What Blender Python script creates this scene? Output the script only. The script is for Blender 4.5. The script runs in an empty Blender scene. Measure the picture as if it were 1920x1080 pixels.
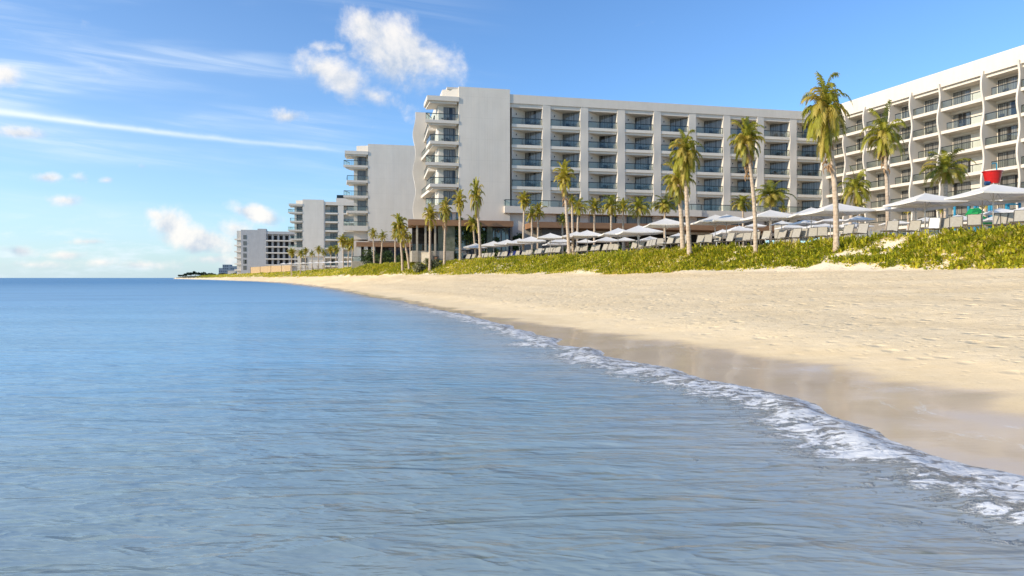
import bpy, math, random
import numpy as np
from mathutils import Vector, Matrix
random.seed(11); RNG = np.random.default_rng(5)
PI = math.pi
scene = bpy.context.scene
COL = scene.collection
HC = 1.5            # eye height above the water, metres
FPX = 1280.0        # focal length in pixels of the 1920 wide photograph
TZ = 4.2            # height of the terrace above the water

# ---------------------------------------------------------------- helpers
def PX(x, y, Y):
    """point at depth Y seen at photo pixel x, y"""
    return Vector(((x-960)/FPX*Y, Y, HC+(521-y)/FPX*Y))

class MB:
    """collects shapes into ONE mesh"""
    def __init__(s): s.v=[]; s.f=[]
    def add(s, vs, fs):
        n=len(s.v); s.v += [tuple(p) for p in vs]; s.f += [tuple(i+n for i in f) for f in fs]; return s
    def box(s, x0,x1,y0,y1,z0,z1, M=None):
        vs=[(x0,y0,z0),(x1,y0,z0),(x1,y1,z0),(x0,y1,z0),(x0,y0,z1),(x1,y0,z1),(x1,y1,z1),(x0,y1,z1)]
        if M is not None: vs=[M@Vector(p) for p in vs]
        return s.add(vs,[(3,2,1,0),(4,5,6,7),(0,1,5,4),(1,2,6,5),(2,3,7,6),(3,0,4,7)])
    def prism(s, poly, z0, z1):
        n=len(poly)
        vs=[(p[0],p[1],z0) for p in poly]+[(p[0],p[1],z1) for p in poly]
        fs=[tuple(range(n-1,-1,-1)),tuple(range(n,2*n))]
        fs+=[(i,(i+1)%n,n+(i+1)%n,n+i) for i in range(n)]
        return s.add(vs,fs)
    def stack(s, polys, zs):
        """skin through equal-sized polygons at heights zs"""
        n=len(polys[0]); vs=[]; fs=[]
        for P,z in zip(polys,zs): vs+=[(p[0],p[1],z) for p in P]
        for k in range(len(zs)-1):
            fs+=[(k*n+i,k*n+(i+1)%n,(k+1)*n+(i+1)%n,(k+1)*n+i) for i in range(n)]
        m=(len(zs)-1)*n
        fs+=[tuple(range(n-1,-1,-1)),tuple(range(m,m+n))]
        return s.add(vs,fs)
    def tube(s, pts, rad, n=8, cap=True):
        pts=[Vector(p) for p in pts]; N=len(pts); vs=[]; fs=[]
        if not hasattr(rad,'__len__'): rad=[rad]*N
        ref=None
        for i,p in enumerate(pts):
            t=(pts[min(i+1,N-1)]-pts[max(i-1,0)]).normalized()
            if ref is None: ref=Vector((1,0,0)) if abs(t.x)<.9 else Vector((0,1,0))
            u=(ref-t*ref.dot(t)).normalized(); w=t.cross(u); ref=u
            for k in range(n):
                a=2*PI*k/n; vs.append(p+(u*math.cos(a)+w*math.sin(a))*rad[i])
        for i in range(N-1):
            for k in range(n):
                fs.append((i*n+k,i*n+(k+1)%n,(i+1)*n+(k+1)%n,(i+1)*n+k))
        if cap: fs+=[tuple(range(n-1,-1,-1)),tuple(range((N-1)*n,N*n))]
        return s.add(vs,fs)
    def bar(s, p, q, r, n=6): return s.tube([p,q],r,n)
    def mesh(s, name, mat, smooth=False):
        me=bpy.data.meshes.new(name); me.from_pydata(s.v,[],s.f); me.update()
        if mat: me.materials.append(mat)
        if smooth: me.shade_smooth()
        return me
    def build(s, name, mat, parent=None, smooth=False, loc=None, rz=0):
        return put(name, s.mesh(name,mat,smooth), parent, loc, rz)

def put(name, me, parent=None, loc=None, rz=0):
    o=bpy.data.objects.new(name,me); COL.objects.link(o)
    if parent is not None: o.parent=parent
    if loc is not None: o.location=loc
    if rz: o.rotation_euler=(0,0,rz)
    return o

def tag(o, label=None, cat=None, group=None, kind=None):
    if label: o['label']=label
    if cat: o['category']=cat
    if group: o['group']=group
    if kind: o['kind']=kind
    return o

def thing(name, label, cat, loc=(0,0,0), rz=0, group=None):
    o=bpy.data.objects.new(name,None); COL.objects.link(o)
    o.empty_display_size=.3
    o.location=loc; o.rotation_euler=(0,0,rz)
    return tag(o,label,cat,group)

def copy_tree(o, parent=None):
    c=o.copy(); COL.objects.link(c); c.parent=parent
    for ch in list(o.children): copy_tree(ch,c)
    return c

def np_mesh(name, V, F4=None, F3=None, mat=None, attrs=None, smooth=False):
    """fast mesh from arrays; attrs: name -> per-vertex float"""
    me=bpy.data.meshes.new(name)
    F4=np.zeros((0,4),int) if F4 is None else np.asarray(F4); F3=np.zeros((0,3),int) if F3 is None else np.asarray(F3)
    me.vertices.add(len(V)); me.vertices.foreach_set('co',np.asarray(V,dtype=np.float32).ravel())
    nl=F4.size+F3.size; me.loops.add(nl)
    me.loops.foreach_set('vertex_index',np.concatenate([F4.ravel(),F3.ravel()]).astype(np.int32))
    me.polygons.add(len(F4)+len(F3))
    st=np.concatenate([np.arange(len(F4))*4,F4.size+np.arange(len(F3))*3]).astype(np.int32)
    me.polygons.foreach_set('loop_start',st)
    if attrs:
        for k,a in attrs.items():
            at=me.attributes.new(k,'FLOAT','POINT'); at.data.foreach_set('value',np.asarray(a,dtype=np.float32))
    me.update(calc_edges=True); me.validate()
    if mat: me.materials.append(mat)
    if smooth: me.shade_smooth()
    return me

# ---------------------------------------------------------------- node expressions
class E:
    def __init__(s, nt, sock): s.nt=nt; s.s=sock
    def _m(s, op, *o, clamp=False):
        n=s.nt.nodes.new('ShaderNodeMath'); n.operation=op; n.use_clamp=clamp
        for i,x in enumerate((s,)+o):
            if isinstance(x,E): s.nt.links.new(x.s,n.inputs[i])
            else: n.inputs[i].default_value=x
        return E(s.nt,n.outputs[0])
    def __add__(s,o): return s._m('ADD',o)
    __radd__=__add__
    def __mul__(s,o): return s._m('MULTIPLY',o)
    __rmul__=__mul__
    def __sub__(s,o): return s._m('SUBTRACT',o)
    def __rsub__(s,o): return (s*-1.0)+o
    def __truediv__(s,o): return s._m('DIVIDE',o)
    def mx(s,o): return s._m('MAXIMUM',o)
    def mn(s,o): return s._m('MINIMUM',o)
    def pw(s,o): return s._m('POWER',o)
    def sin(s): return s._m('SINE')
    def abs(s): return s._m('ABSOLUTE')
    def exp(s): return s._m('EXPONENT')
    def step(s,a,b,t0=0.,t1=1.):
        n=s.nt.nodes.new('ShaderNodeMapRange'); n.interpolation_type='SMOOTHSTEP'
        s.nt.links.new(s.s,n.inputs[0])
        for i,x in zip((1,2,3,4),(a,b,t0,t1)): n.inputs[i].default_value=x
        return E(s.nt,n.outputs[0])

def val(nt,x):
    n=nt.nodes.new('ShaderNodeValue'); n.outputs[0].default_value=x; return E(nt,n.outputs[0])
def combine(nt,x,y,z):
    n=nt.nodes.new('ShaderNodeCombineXYZ')
    for i,a in enumerate((x,y,z)):
        if isinstance(a,E): nt.links.new(a.s,n.inputs[i])
        else: n.inputs[i].default_value=a
    return E(nt,n.outputs[0])
def separate(nt,v):
    n=nt.nodes.new('ShaderNodeSeparateXYZ'); nt.links.new(v.s,n.inputs[0]); return [E(nt,o) for o in n.outputs]
def noise(nt,vec,scale,detail=4,rough=.55,dist=0.):
    n=nt.nodes.new('ShaderNodeTexNoise'); n.inputs['Scale'].default_value=scale; n.inputs['Detail'].default_value=detail
    n.inputs['Roughness'].default_value=rough; n.inputs['Distortion'].default_value=dist
    if vec is not None: nt.links.new(vec.s,n.inputs['Vector'])
    return E(nt,n.outputs[0])
def voronoi(nt,vec,scale,feature='F1'):
    n=nt.nodes.new('ShaderNodeTexVoronoi'); n.feature=feature; n.inputs['Scale'].default_value=scale
    if vec is not None: nt.links.new(vec.s,n.inputs['Vector'])
    return E(nt,n.outputs[0])
def mixc(nt,f,a,b):
    n=nt.nodes.new('ShaderNodeMix'); n.data_type='RGBA'
    for sock,x in ((n.inputs[0],f),(n.inputs[6],a),(n.inputs[7],b)):
        if isinstance(x,E): nt.links.new(x.s,sock)
        elif isinstance(x,(int,float)): sock.default_value=x
        else: sock.default_value=(*x,1)
    return E(nt,n.outputs[2])
def coords(nt,which='Object'):
    n=nt.nodes.new('ShaderNodeTexCoord'); return E(nt,n.outputs[which])
def position(nt):
    n=nt.nodes.new('ShaderNodeNewGeometry'); return E(nt,n.outputs['Position'])
def attr(nt,name):
    n=nt.nodes.new('ShaderNodeAttribute'); n.attribute_name=name; return E(nt,n.outputs['Fac'])
def rnd(nt):
    n=nt.nodes.new('ShaderNodeObjectInfo'); return E(nt,n.outputs['Random'])
def scaled(nt,v,x,y,z):
    n=nt.nodes.new('ShaderNodeVectorMath'); n.operation='MULTIPLY'; nt.links.new(v.s,n.inputs[0]); n.inputs[1].default_value=(x,y,z); return E(nt,n.outputs[0])
def vadd(nt,v,x,y,z):
    n=nt.nodes.new('ShaderNodeVectorMath'); n.operation='ADD'; nt.links.new(v.s,n.inputs[0]); n.inputs[1].default_value=(x,y,z); return E(nt,n.outputs[0])
def bump(nt,h,strength=.3,dist=.02,normal=None):
    n=nt.nodes.new('ShaderNodeBump'); n.inputs['Strength'].default_value=strength; n.inputs['Distance'].default_value=dist
    nt.links.new(h.s,n.inputs['Height'])
    if normal is not None: nt.links.new(normal.s,n.inputs['Normal'])
    return E(nt,n.outputs[0])
def new_mat(name):
    m=bpy.data.materials.new(name); m.use_nodes=True; nt=m.node_tree
    return m,nt,nt.nodes['Principled BSDF']
def setin(nt,node,name,x):
    sock=node.inputs[name]
    if isinstance(x,E): nt.links.new(x.s,sock)
    elif isinstance(x,(tuple,list)): sock.default_value=(*x,1) if len(x)==3 and sock.type=='RGBA' else x
    else: sock.default_value=x
def plain(name,c,rough=.6,metal=0.,spec=.4,var=.12,scale=3.,bmp=.0,c2=None):
    m,nt,b=new_mat(name)
    p=coords(nt); n=noise(nt,p,scale,5)
    c2=c2 or tuple(x*(1-var*2) for x in c)
    setin(nt,b,'Base Color',mixc(nt,n.step(.3,.72),c,c2))
    setin(nt,b,'Roughness',rough); setin(nt,b,'Metallic',metal); setin(nt,b,'Specular IOR Level',spec)
    if bmp: setin(nt,b,'Normal',bump(nt,noise(nt,p,scale*9,3),bmp,.02))
    return m
# ---------------------------------------------------------------- camera, light, sky
cam=bpy.data.cameras.new('camera'); co=bpy.data.objects.new('camera',cam); COL.objects.link(co)
cam.sensor_width=36; cam.lens=24; cam.shift_y=-19/1920; cam.clip_end=60000; cam.clip_start=.1
co.location=(0,0,HC); co.rotation_euler=(PI/2,0,0); scene.camera=co

SUN_EL=math.radians(24); SUN_H=Vector((-1,-.44)).normalized()
sun_dir=Vector((SUN_H.x*math.cos(SUN_EL),SUN_H.y*math.cos(SUN_EL),math.sin(SUN_EL)))
sl=bpy.data.lights.new('sun','SUN'); sl.energy=3.6; sl.angle=math.radians(.5); sl.color=(1,.87,.68)
so=bpy.data.objects.new('sun',sl); COL.objects.link(so); so.rotation_euler=(-sun_dir).to_track_quat('-Z','Y').to_euler()
so.location=(-60,-30,60)

world=bpy.data.worlds.new('World'); scene.world=world; world.use_nodes=True
nt=world.node_tree; bg=nt.nodes['Background']
sky=nt.nodes.new('ShaderNodeTexSky'); sky.sky_type='NISHITA'; sky.sun_disc=False
sky.sun_elevation=SUN_EL; sky.sun_rotation=math.atan2(SUN_H.x,SUN_H.y); sky.air_density=1.0; sky.dust_density=.6; sky.ozone_density=2.0
SKY_GAIN=.15
skyc=E(nt,sky.outputs[0])
D=coords(nt,'Generated'); dx,dy,dz=separate(nt,D)
ys=dy.mx(.08); u=dx/ys; v=dz/ys
front=dy.step(.05,.2)
n1=noise(nt,vadd(nt,D,3.1,0,0),11,9,.62,.25)
n1b=noise(nt,vadd(nt,D,3.1-.020,-.006,.016),11,9,.62,.25)
n2=noise(nt,vadd(nt,D,0,7,0),34,6,.6)
# cumulus puffs: x, y, half width, half height, tilt (degrees, down to the right), strength
puffs=[(748,98,108,78,30,1.05),(695,55,74,48,20,.95),(800,115,74,44,25,.85),(632,146,98,44,27,1.),(600,130,62,34,15,.75),(705,180,84,28,20,.7),(540,219,50,15,6,.7),
 (8,138,46,24,5,.75),(36,249,62,13,3,.7),(85,333,34,12,0,.75),(150,330,22,12,0,.4),(122,375,46,15,4,.85),(200,337,18,10,0,.65),(268,312,18,10,0,.6),
 (318,422,54,42,35,1.35),(355,446,104,32,14,1.3),(295,405,36,22,30,1.1),(472,399,60,19,14,1.1),(440,426,40,26,10,.7),(165,453,66,10,0,.8),(35,470,56,17,6,.9),(120,478,60,12,0,.75),(270,496,80,13,0,.8),
 (190,492,52,12,0,.7),(400,486,62,13,0,.7),(60,496,70,12,0,.75),(600,88,40,12,10,.25),(630,90,30,10,0,.25)]
dens=None; wsum=None; gsum=None
for (x,y,rx,ry,rot,st) in puffs:
    c,s_=math.cos(math.radians(rot)),math.sin(math.radians(rot))
    uu=u-(x-960)/FPX; vv=v-(521-y)/FPX
    a=(uu*c-vv*s_)*(FPX/rx); b=(uu*s_+vv*c)*(FPX/ry)
    r=(a*a+b*b).pw(.5)
    base=(1.0-r).mx(-1.5)*st
    w=base.mx(0.0)
    g=(a*-.45+b*.75)
    dens=base if dens is None else dens.mx(base)
    wsum=w if wsum is None else wsum+w
    gsum=w*g if gsum is None else gsum+w*g
d0=(dens+(n1-.5)*2.5+(n2-.5)*.9)
alpha=d0.step(.0,.85)*front*.9
lit=((gsum/(wsum+.001))*.4+(n1-n1b)*2.6+.62).step(0.,1.)
# small high streaks, a vapour trail and the low bank over the sea
def rotated(deg,sx,sy,off):
    c,s_=math.cos(math.radians(deg)),math.sin(math.radians(deg))
    return combine(nt,(u*c-v*s_)*sx+off,(u*s_+v*c)*sy,off)
cir=noise(nt,rotated(8,2.0,27,3.),1.5,10,.6,.6).step(.38,.80)
cir2=noise(nt,rotated(3,1.1,6,8.),1.6,4,.5).step(.38,.66)
cmask=u.step(.05,-.40)*v.step(.07,.15)*v.step(.50,.33)
cirrus=cir*cir2*cmask*.85
veil=u.step(.1,-.75)*v.step(.62,.05)*.25*(.6+cir2*.6)
vl=u*-.112+.1555+(n2-.5)*.004+(u+.5)*(u+.5)*.06
tr=((v-vl)/ (u*-.0034+.0022)); tr=(tr*tr*-1.0).exp()
trail=tr*u.step(-.20,-.32)*(.42+cir*.35+n2*.4)*u.step(-.2,-.6,.55,1.)
bank=(noise(nt,rotated(0,6,26,5.),1.6,8,.62).step(.46,.72))*v.step(.115,.05)*v.step(-.01,.01)*u.step(-.28,-.42)*.6
haze=(v.mx(0.0)*-15.0).exp()*.52*u.step(.1,-.6)
other=noise(nt,scaled(nt,D,1,1,2.5),2.4,7,.6).step(.5,.8)*(1.0-front)*.55
thin=(1.0-(1.0-cirrus)*(1.0-trail.mn(.92))*(1.0-bank)*(1.0-veil)).mx(other)
graded=nt.nodes.new('ShaderNodeMix'); graded.data_type='RGBA'; graded.blend_type='MULTIPLY'; graded.inputs[0].default_value=1
nt.links.new(skyc.s,graded.inputs[6]); graded.inputs[7].default_value=(.60,.83,1.08,1)
hz=mixc(nt,haze,E(nt,graded.outputs[2]),(3.3,4.25,4.95))
th=mixc(nt,thin,hz,(4.35,4.85,5.3))
cl=mixc(nt,lit,(2.3,2.8,3.55),(5.0,4.8,4.55))
fin=mixc(nt,alpha,th,cl)
nt.links.new(fin.s,bg.inputs[0]); bg.inputs[1].default_value=SKY_GAIN
vs=scene.view_settings
scene.display_settings.display_device='sRGB'; vs.view_transform='Standard'; vs.look='None'; vs.exposure=.5; vs.gamma=1; vs.use_curve_mapping=False
scene.cycles.max_bounces=8; scene.cycles.transparent_max_bounces=12; scene.cycles.use_denoising=True
scene.cycles.caustics_reflective=False; scene.cycles.caustics_refractive=False
# ---------------------------------------------------------------- shore, beach, dune
SHY=[-60,-20,0,4.77,9.35,11.4,15,21.8,34.7,55,80,108,186,268,341,445,700,900,1150,1300]
SHX=[24,10,4.9,3.62,3.15,2.2,1.25,-.15,-4.3,-11.2,-20,-30,-61.5,-99,-138,-191,-330,-447,-560,-380]
FTY=[-60,0,29,38,50,72,95,130,150,186,230,268,341,445,700,900,1150,1300]
FTX=[40,30,21.8,19,13.3,2.2,-12,-30.5,-41,-53,-75,-91,-127,-184,-326,-443,-555,-375]
CRY=[-60,0,38,48,57,68,81,94,109,130,150,186,230,268,341,445,700,900,1150,1300]
CRX=[48,36,25.3,20.6,15,10,2,-5.5,-15.0,-27,-32,-45,-67,-84,-119,-176,-316,-430,-540,-360]
def smooth01(t): t=np.clip(t,0,1); return t*t*(3-2*t)
def vnoise(x,y,seed=0):
    """cheap value noise on arrays"""
    xi=np.floor(x).astype(np.int64); yi=np.floor(y).astype(np.int64); fx=x-xi; fy=y-yi
    def h(a,b):
        n=(a*374761393+b*668265263+seed*974711)&0x7fffffff
        n=((n^(n>>13))*1274126177)&0x7fffffff
        return ((n^(n>>16))&0xffff)/65535.
    fx=fx*fx*(3-2*fx); fy=fy*fy*(3-2*fy)
    return (h(xi,yi)*(1-fx)+h(xi+1,yi)*fx)*(1-fy)+(h(xi,yi+1)*(1-fx)+h(xi+1,yi+1)*fx)*fy
def fbm(x,y,o=4,seed=0):
    r=0;a=.5
    for k in range(o): r=r+a*vnoise(x*2**k,y*2**k,seed+k*17); a*=.5
    return r/(1-.5**o)
def shore_d(X,Y):
    xs=np.interp(Y,SHY,SHX); g=(np.interp(Y+2,SHY,SHX)-np.interp(Y-2,SHY,SHX))/4
    d=(X-xs)/np.sqrt(1+g*g)
    k=np.clip(Y/20,.35,3)
    lobe=(np.abs(np.sin(Y*1.15+.6*np.sin(Y*.37)))-.6)*.30*np.clip(1.2-Y/60,.2,1)+(fbm(X*.8+40,Y*.8,3,3)-.5)*.55+(fbm(X*.15,Y*.15+9,2,8)-.5)*1.4*np.clip(Y/60,.3,2.2)
    return d+lobe
def dune_t(X,Y):
    xf=np.interp(Y,FTY,FTX); xc=np.interp(Y,CRY,CRX)
    wob=(fbm(X*.11,Y*.11,3,21)-.5)*2.6+(fbm(X*.5,Y*.5,2,5)-.5)*.7
    return (X-xf+wob)/np.maximum(xc-xf,1)
def ground_z(X,Y):
    X=np.asarray(X,float); Y=np.asarray(Y,float)
    d=shore_d(X,Y); t=dune_t(X,Y)
    xs=np.interp(Y,SHY,SHX); xf=np.interp(Y,FTY,FTX)
    w=np.maximum((xf-xs)*.93,3)
    q=np.clip(d/w,0,1.0)
    zb=np.where(d<0,np.maximum(d*.075,-2.5),1.85*(.62*q**.75+.38*q**2.2)*smooth01(.35+q*3))
    zb=zb+ (fbm(X*.35,Y*.35,4,31)-.5)*.12*smooth01(q*4-.5)+(fbm(X*1.6,Y*1.6,2,41)-.5)*.05*smooth01(q*5-.8)
    top=TZ-.12+(fbm(X*.07,Y*.07,3,61)-.5)*.25
    zd=(top-1.9)*smooth01(t*.84+.02)*np.where(t>0,1,0)
    bumpy=(fbm(X*.45,Y*.45,4,71)-.5)*.5*smooth01(t*4)*smooth01((1.25-t)*3)
    return zb+zd+bumpy
def gz(x,y): return float(ground_z(np.array([x]),np.array([y]))[0])

def polar(radii,angs):
    R,A=np.meshgrid(radii,angs,indexing='ij')
    X=(R*np.sin(A)).ravel(); Y=(R*np.cos(A)).ravel()
    n,m=R.shape; i=np.arange(n-1)[:,None]*m+np.arange(m-1)[None,:]; i=i.ravel()
    return X,Y,np.stack([i,i+1,i+m+1,i+m],1)
fine=np.linspace(-math.radians(46),math.radians(46),560)
side=np.linspace(math.radians(46),math.radians(100),60)[1:]
ANG=np.concatenate([-side[::-1],fine,side])
X,Y,F=polar(np.geomspace(2.5,1600,470),ANG)
keep=(shore_d(X,Y)>-14)
fk=keep[F].all(1); F=F[fk]
used=np.unique(F); remap=-np.ones(len(X),int); remap[used]=np.arange(len(used)); F=remap[F]; X=X[used]; Y=Y[used]
Z=ground_z(X,Y); Dsh=shore_d(X,Y); T_=dune_t(X,Y)

m_sand,nt,b=new_mat('coral_sand')
P=position(nt); d=attr(nt,'shore'); t=attr(nt,'dune')
nbig=noise(nt,scaled(nt,P,.22,.6,1),1.,4); nfine=noise(nt,P,26,4,.7); nmid=noise(nt,scaled(nt,P,1,1.4,1),2.6,5,.65)
sx_,sy_,sz_=separate(nt,P)
wet=(d+(nbig-.5)*2.2+(nmid-.5)*.3+sy_.step(12.,26.)*1.3).step(2.4,1.7)
band=noise(nt,scaled(nt,P,.05,.05,1),1.,3)
dry=mixc(nt,(nmid*.6+nbig*.55-.08).step(.32,.72),(.92,.72,.445),(.83,.63,.36))
dry=mixc(nt,nfine.step(.5,.82)*.55,dry,(.44,.32,.18))
bandn=noise(nt,combine(nt,d*.42+nbig*.8,sy_*.03,0.),1.,4,.6).step(.42,.66)
dry=mixc(nt,bandn*.32,dry,(.66,.47,.245))
spk=noise(nt,scaled(nt,P,1.2,.8,1),5.5,3,.7).step(.57,.68)*d.step(2.8,5.)*.38  # dark specks put into the colour: painted shade of footprints, with some debris
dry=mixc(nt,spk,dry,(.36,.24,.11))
dry=mixc(nt,t.step(-.05,.25)*.75,dry,(.80,.68,.51))
dry=mixc(nt,sy_.step(480.,640.)*t.step(-.1,.1),dry,(.085,.085,.045))
seaweed=(noise(nt,scaled(nt,P,1.3,2.6,1),3.2,6,.8)).step(.66,.74)*d.step(5.,8.)*t.step(.2,-.1)*.55
dry=mixc(nt,seaweed,dry,(.25,.165,.07))
wetc=mixc(nt,nbig.step(.3,.7),(.72,.52,.30),(.62,.44,.25))
swl=noise(nt,combine(nt,d*2.6+nbig*3.,sy_*.55,0.),1.6,6,.72,.6).step(.57,.66)*nfine.step(.40,.56)*d.step(.1,.6)*d.step(2.6,1.2)
wetc=mixc(nt,swl*.55,wetc,(.84,.78,.70))
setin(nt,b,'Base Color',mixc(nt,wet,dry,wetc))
setin(nt,b,'Roughness',wet.step(0.,1.,.92,.34)); setin(nt,b,'Specular IOR Level',wet*.35+.15)
setin(nt,b,'Coat Weight',wet*.6); setin(nt,b,'Coat Roughness',(nmid.step(.4,.65,.03,.12))); setin(nt,b,'Coat IOR',1.33)
steps=voronoi(nt,scaled(nt,P,1.,.75,.01),2.1,'F1'); tr2=voronoi(nt,scaled(nt,P,1.0,.8,.01),4.6,'F1')
hgt=(steps.step(.02,.34)*1.0+tr2.step(.0,.3)*.5+nmid*.9+nfine*.16)*(1.0-wet)*d.step(2.,4.5,.12,1.)+nmid*wet*.015
setin(nt,b,'Normal',bump(nt,hgt,.55,.075))
setin(nt,b,'Coat Normal',bump(nt,noise(nt,scaled(nt,P,2.,5.,1),2.2,4,.6),.18,.012))
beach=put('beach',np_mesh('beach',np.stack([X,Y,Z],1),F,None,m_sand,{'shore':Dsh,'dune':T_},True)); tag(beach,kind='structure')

# ---------------------------------------------------------------- sea
X,Y,F=polar(np.concatenate([np.geomspace(.6,1500,430),np.geomspace(1700,40000,14)]),ANG)
Dw=shore_d(X,Y)
keep=(Dw<1.2)|(np.hypot(X,Y)>1400); fk=keep[F].any(1); F=F[fk]
used=np.unique(F); remap=-np.ones(len(X),int); remap[used]=np.arange(len(used)); F=remap[F]; X=X[used]; Y=Y[used]; Dw=Dw[used]
R=np.hypot(X,Y)
near=np.clip(1-R/26,0,1)
swash=np.exp(-((Dw+.25)/.45)**2)
rip=(fbm(X*.9+Y*.12,Y*2.4-X*.1,3,81)-.5)*.05*near*np.clip(-Dw/2+.2,.2,1)
Zw=rip+swash*(.03+.11*(fbm(X*2.6,Y*2.6,4,91)-.35))*np.clip(1.4-R/60,.15,1)*smooth01((.12-Dw)/.3)+.006-np.clip(Dw-.25,0,1)*.08
back=(X*0)
m_sea,nt,b=new_mat('sea_water')
P=position(nt); d=attr(nt,'shore'); px_,py_,pz_=separate(nt,P)
rr=(px_*px_+py_*py_).pw(.5)
pa=combine(nt,px_*.40+py_*.10,py_*2.15-px_*.20,0.0)
pb=combine(nt,px_*.6-py_*.2,py_*1.8+px_*.26,4.0)
w1=noise(nt,pa,.95,4,.5,.35); w2=noise(nt,pb,2.1,3,.5,.3); w3=noise(nt,scaled(nt,pa,.22,.22,1),1.,3,.5)
w4=noise(nt,scaled(nt,P,.05,.17,1),1.,4,.55)
w5=noise(nt,pb,5.2,3,.55,.2)
rdg=1.0-(w1*2.0-1.0).abs(); rdg2=1.0-(w2*2.0-1.0).abs()
hgt=rdg*.75+w1*.5+rdg2*.34+w2*.2+w3*1.2+w5*.14
fz=noise(nt,scaled(nt,P,1.,1.5,1),1.7,7,.68,.8); fz2=noise(nt,P,7.5,5,.7,.4); fcell=voronoi(nt,vadd(nt,P,0,0,0),5.5,'SMOOTH_F1')
dd=d+(fz-.5)*.9
lead=dd.step(-1.5,-.4)*dd.step(.9,.3)
trailf=dd.step(-3.6,-1.0)
fz3=noise(nt,scaled(nt,P,1,1.7,1),4.2,6,.66,1.2)
lace=fz*.36+fz3*.40+fz2*.24
thr=.668-lead*.160-trailf*.08
foam=(lace-thr).step(-.015,.085)
crest=dd.step(-.22,.02)*dd.step(.32,.12)*(fz2-.36).step(0.,.16)
foam=foam.mx(crest*.9)*.82
foam=foam*rr.step(22.,60.,1.,.12)
shallow=d.step(-3.6,-.2)
body=mixc(nt,rr.step(2.5,15.),(.295,.365,.365),(.27,.51,.69))
body=mixc(nt,rr.step(25.,260.),body,(.065,.265,.46))
body=mixc(nt,shallow*.75,body,(.46,.44,.41))
body=mixc(nt,(w4-.35).step(0.,.35)*.25,body,(.05,.16,.24))
setin(nt,b,'Base Color',mixc(nt,foam,body,(.86,.85,.83)))
setin(nt,b,'Roughness',.8); setin(nt,b,'Specular IOR Level',0.)
nrm=bump(nt,hgt+(foam*(.22+fz2*.35+fz*.3)),1.0,.085)
setin(nt,b,'Normal',nrm)
gl=nt.nodes.new('ShaderNodeBsdfGlossy'); frn=nt.nodes.new('ShaderNodeFresnel'); frn.inputs[0].default_value=1.333
rgh=rr.step(1.,70.,.09,.36); nt.links.new(rgh.s,gl.inputs['Roughness']); nt.links.new(nrm.s,gl.inputs['Normal']); nt.links.new(nrm.s,frn.inputs['Normal'])
surf=nt.nodes.new('ShaderNodeMixShader'); ff=E(nt,frn.outputs[0]).mn(.40)*(1.0-foam*.95)
nt.links.new(ff.s,surf.inputs[0]); nt.links.new(b.outputs[0],surf.inputs[1]); nt.links.new(gl.outputs[0],surf.inputs[2])
# thin film of water over the sand at the very edge
tr_=nt.nodes.new('ShaderNodeBsdfTransparent'); mx=nt.nodes.new('ShaderNodeMixShader')
edge=(d+(fz-.5)*.25).step(-1.1,.10)*(1.0-foam)*.75
nt.links.new(edge.s,mx.inputs[0]); nt.links.new(surf.outputs[0],mx.inputs[1]); nt.links.new(tr_.outputs[0],mx.inputs[2])
nt.links.new(mx.outputs[0],nt.nodes['Material Output'].inputs[0])
sea=put('sea',np_mesh('sea',np.stack([X,Y,Zw],1),F,None,m_sea,{'shore':Dw},True)); tag(sea,kind='structure')

# ---------------------------------------------------------------- paved terrace behind the dune crest
ys=list(range(14,113,4)); edge_=[(float(np.interp(y,CRY,CRX))+2.3,float(y)) for y in ys]
tp=edge_+[(62.,132.),(120.,60.),(110.,14.)]
m_pave,nt,b=new_mat('terrace_paving'); P=coords(nt)
setin(nt,b,'Base Color',mixc(nt,noise(nt,P,1.3,4).step(.3,.7),(.42,.36,.28),(.34,.29,.22))); setin(nt,b,'Roughness',.85)
mb=MB(); mb.prism(tp[::-1],2.9,TZ-.10); tag(mb.build('terrace_pavement',m_pave),kind='structure')
# ---------------------------------------------------------------- building materials
def stucco(name,c,c2):
    m,nt,b=new_mat(name); P=coords(nt)
    n=noise(nt,P,.35,5,.6); s=noise(nt,scaled(nt,P,1.6,1.6,.10),1.2,4,.6); f=noise(nt,P,9,3)
    setin(nt,b,'Base Color',mixc(nt,(n*.6+s*.5-.05).step(.30,.75),c,c2)); setin(nt,b,'Roughness',.85); setin(nt,b,'Specular IOR Level',.2)
    setin(nt,b,'Normal',bump(nt,f*.5+s*.8,.22,.03)); return m
M_STUCCO=stucco('white_stucco',(.69,.62,.53),(.64,.57,.48))
M_RIB,nt,b=new_mat('ribbed_stucco'); P=coords(nt); x_,y_,z_=separate(nt,P)
n=noise(nt,P,.30,5,.6); s=noise(nt,scaled(nt,P,.8,.8,.12),1.,5,.6)
seam=(x_*.55).sin().abs().step(.0,.03)*(z_*.9).sin().abs().step(0,.05)
drip=noise(nt,scaled(nt,P,2.4,2.4,.07),1.,5,.7).step(.56,.72)*noise(nt,scaled(nt,P,.2,.2,.2),1.,2).step(.42,.62)
wc=mixc(nt,(n*.6+s*.5-.05).step(.3,.75),(.73,.655,.56),(.675,.60,.505))
wc=mixc(nt,(1.0-seam)*.16,wc,(.36,.31,.25)); wc=mixc(nt,drip*.22,wc,(.42,.36,.29))
setin(nt,b,'Base Color',wc); setin(nt,b,'Roughness',.9); setin(nt,b,'Specular IOR Level',.15)
wv=noise(nt,scaled(nt,P,2.2,2.2,.03),1.5,3,.5); big=noise(nt,scaled(nt,P,.12,.12,.07),1.,3)
setin(nt,b,'Normal',bump(nt,wv*.4+big*5.+seam*.05+(x_*14.).sin()*.03,.28,.10))
M_SOFFIT=stucco('soffit_plaster',(.76,.69,.59),(.70,.63,.53))
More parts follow.
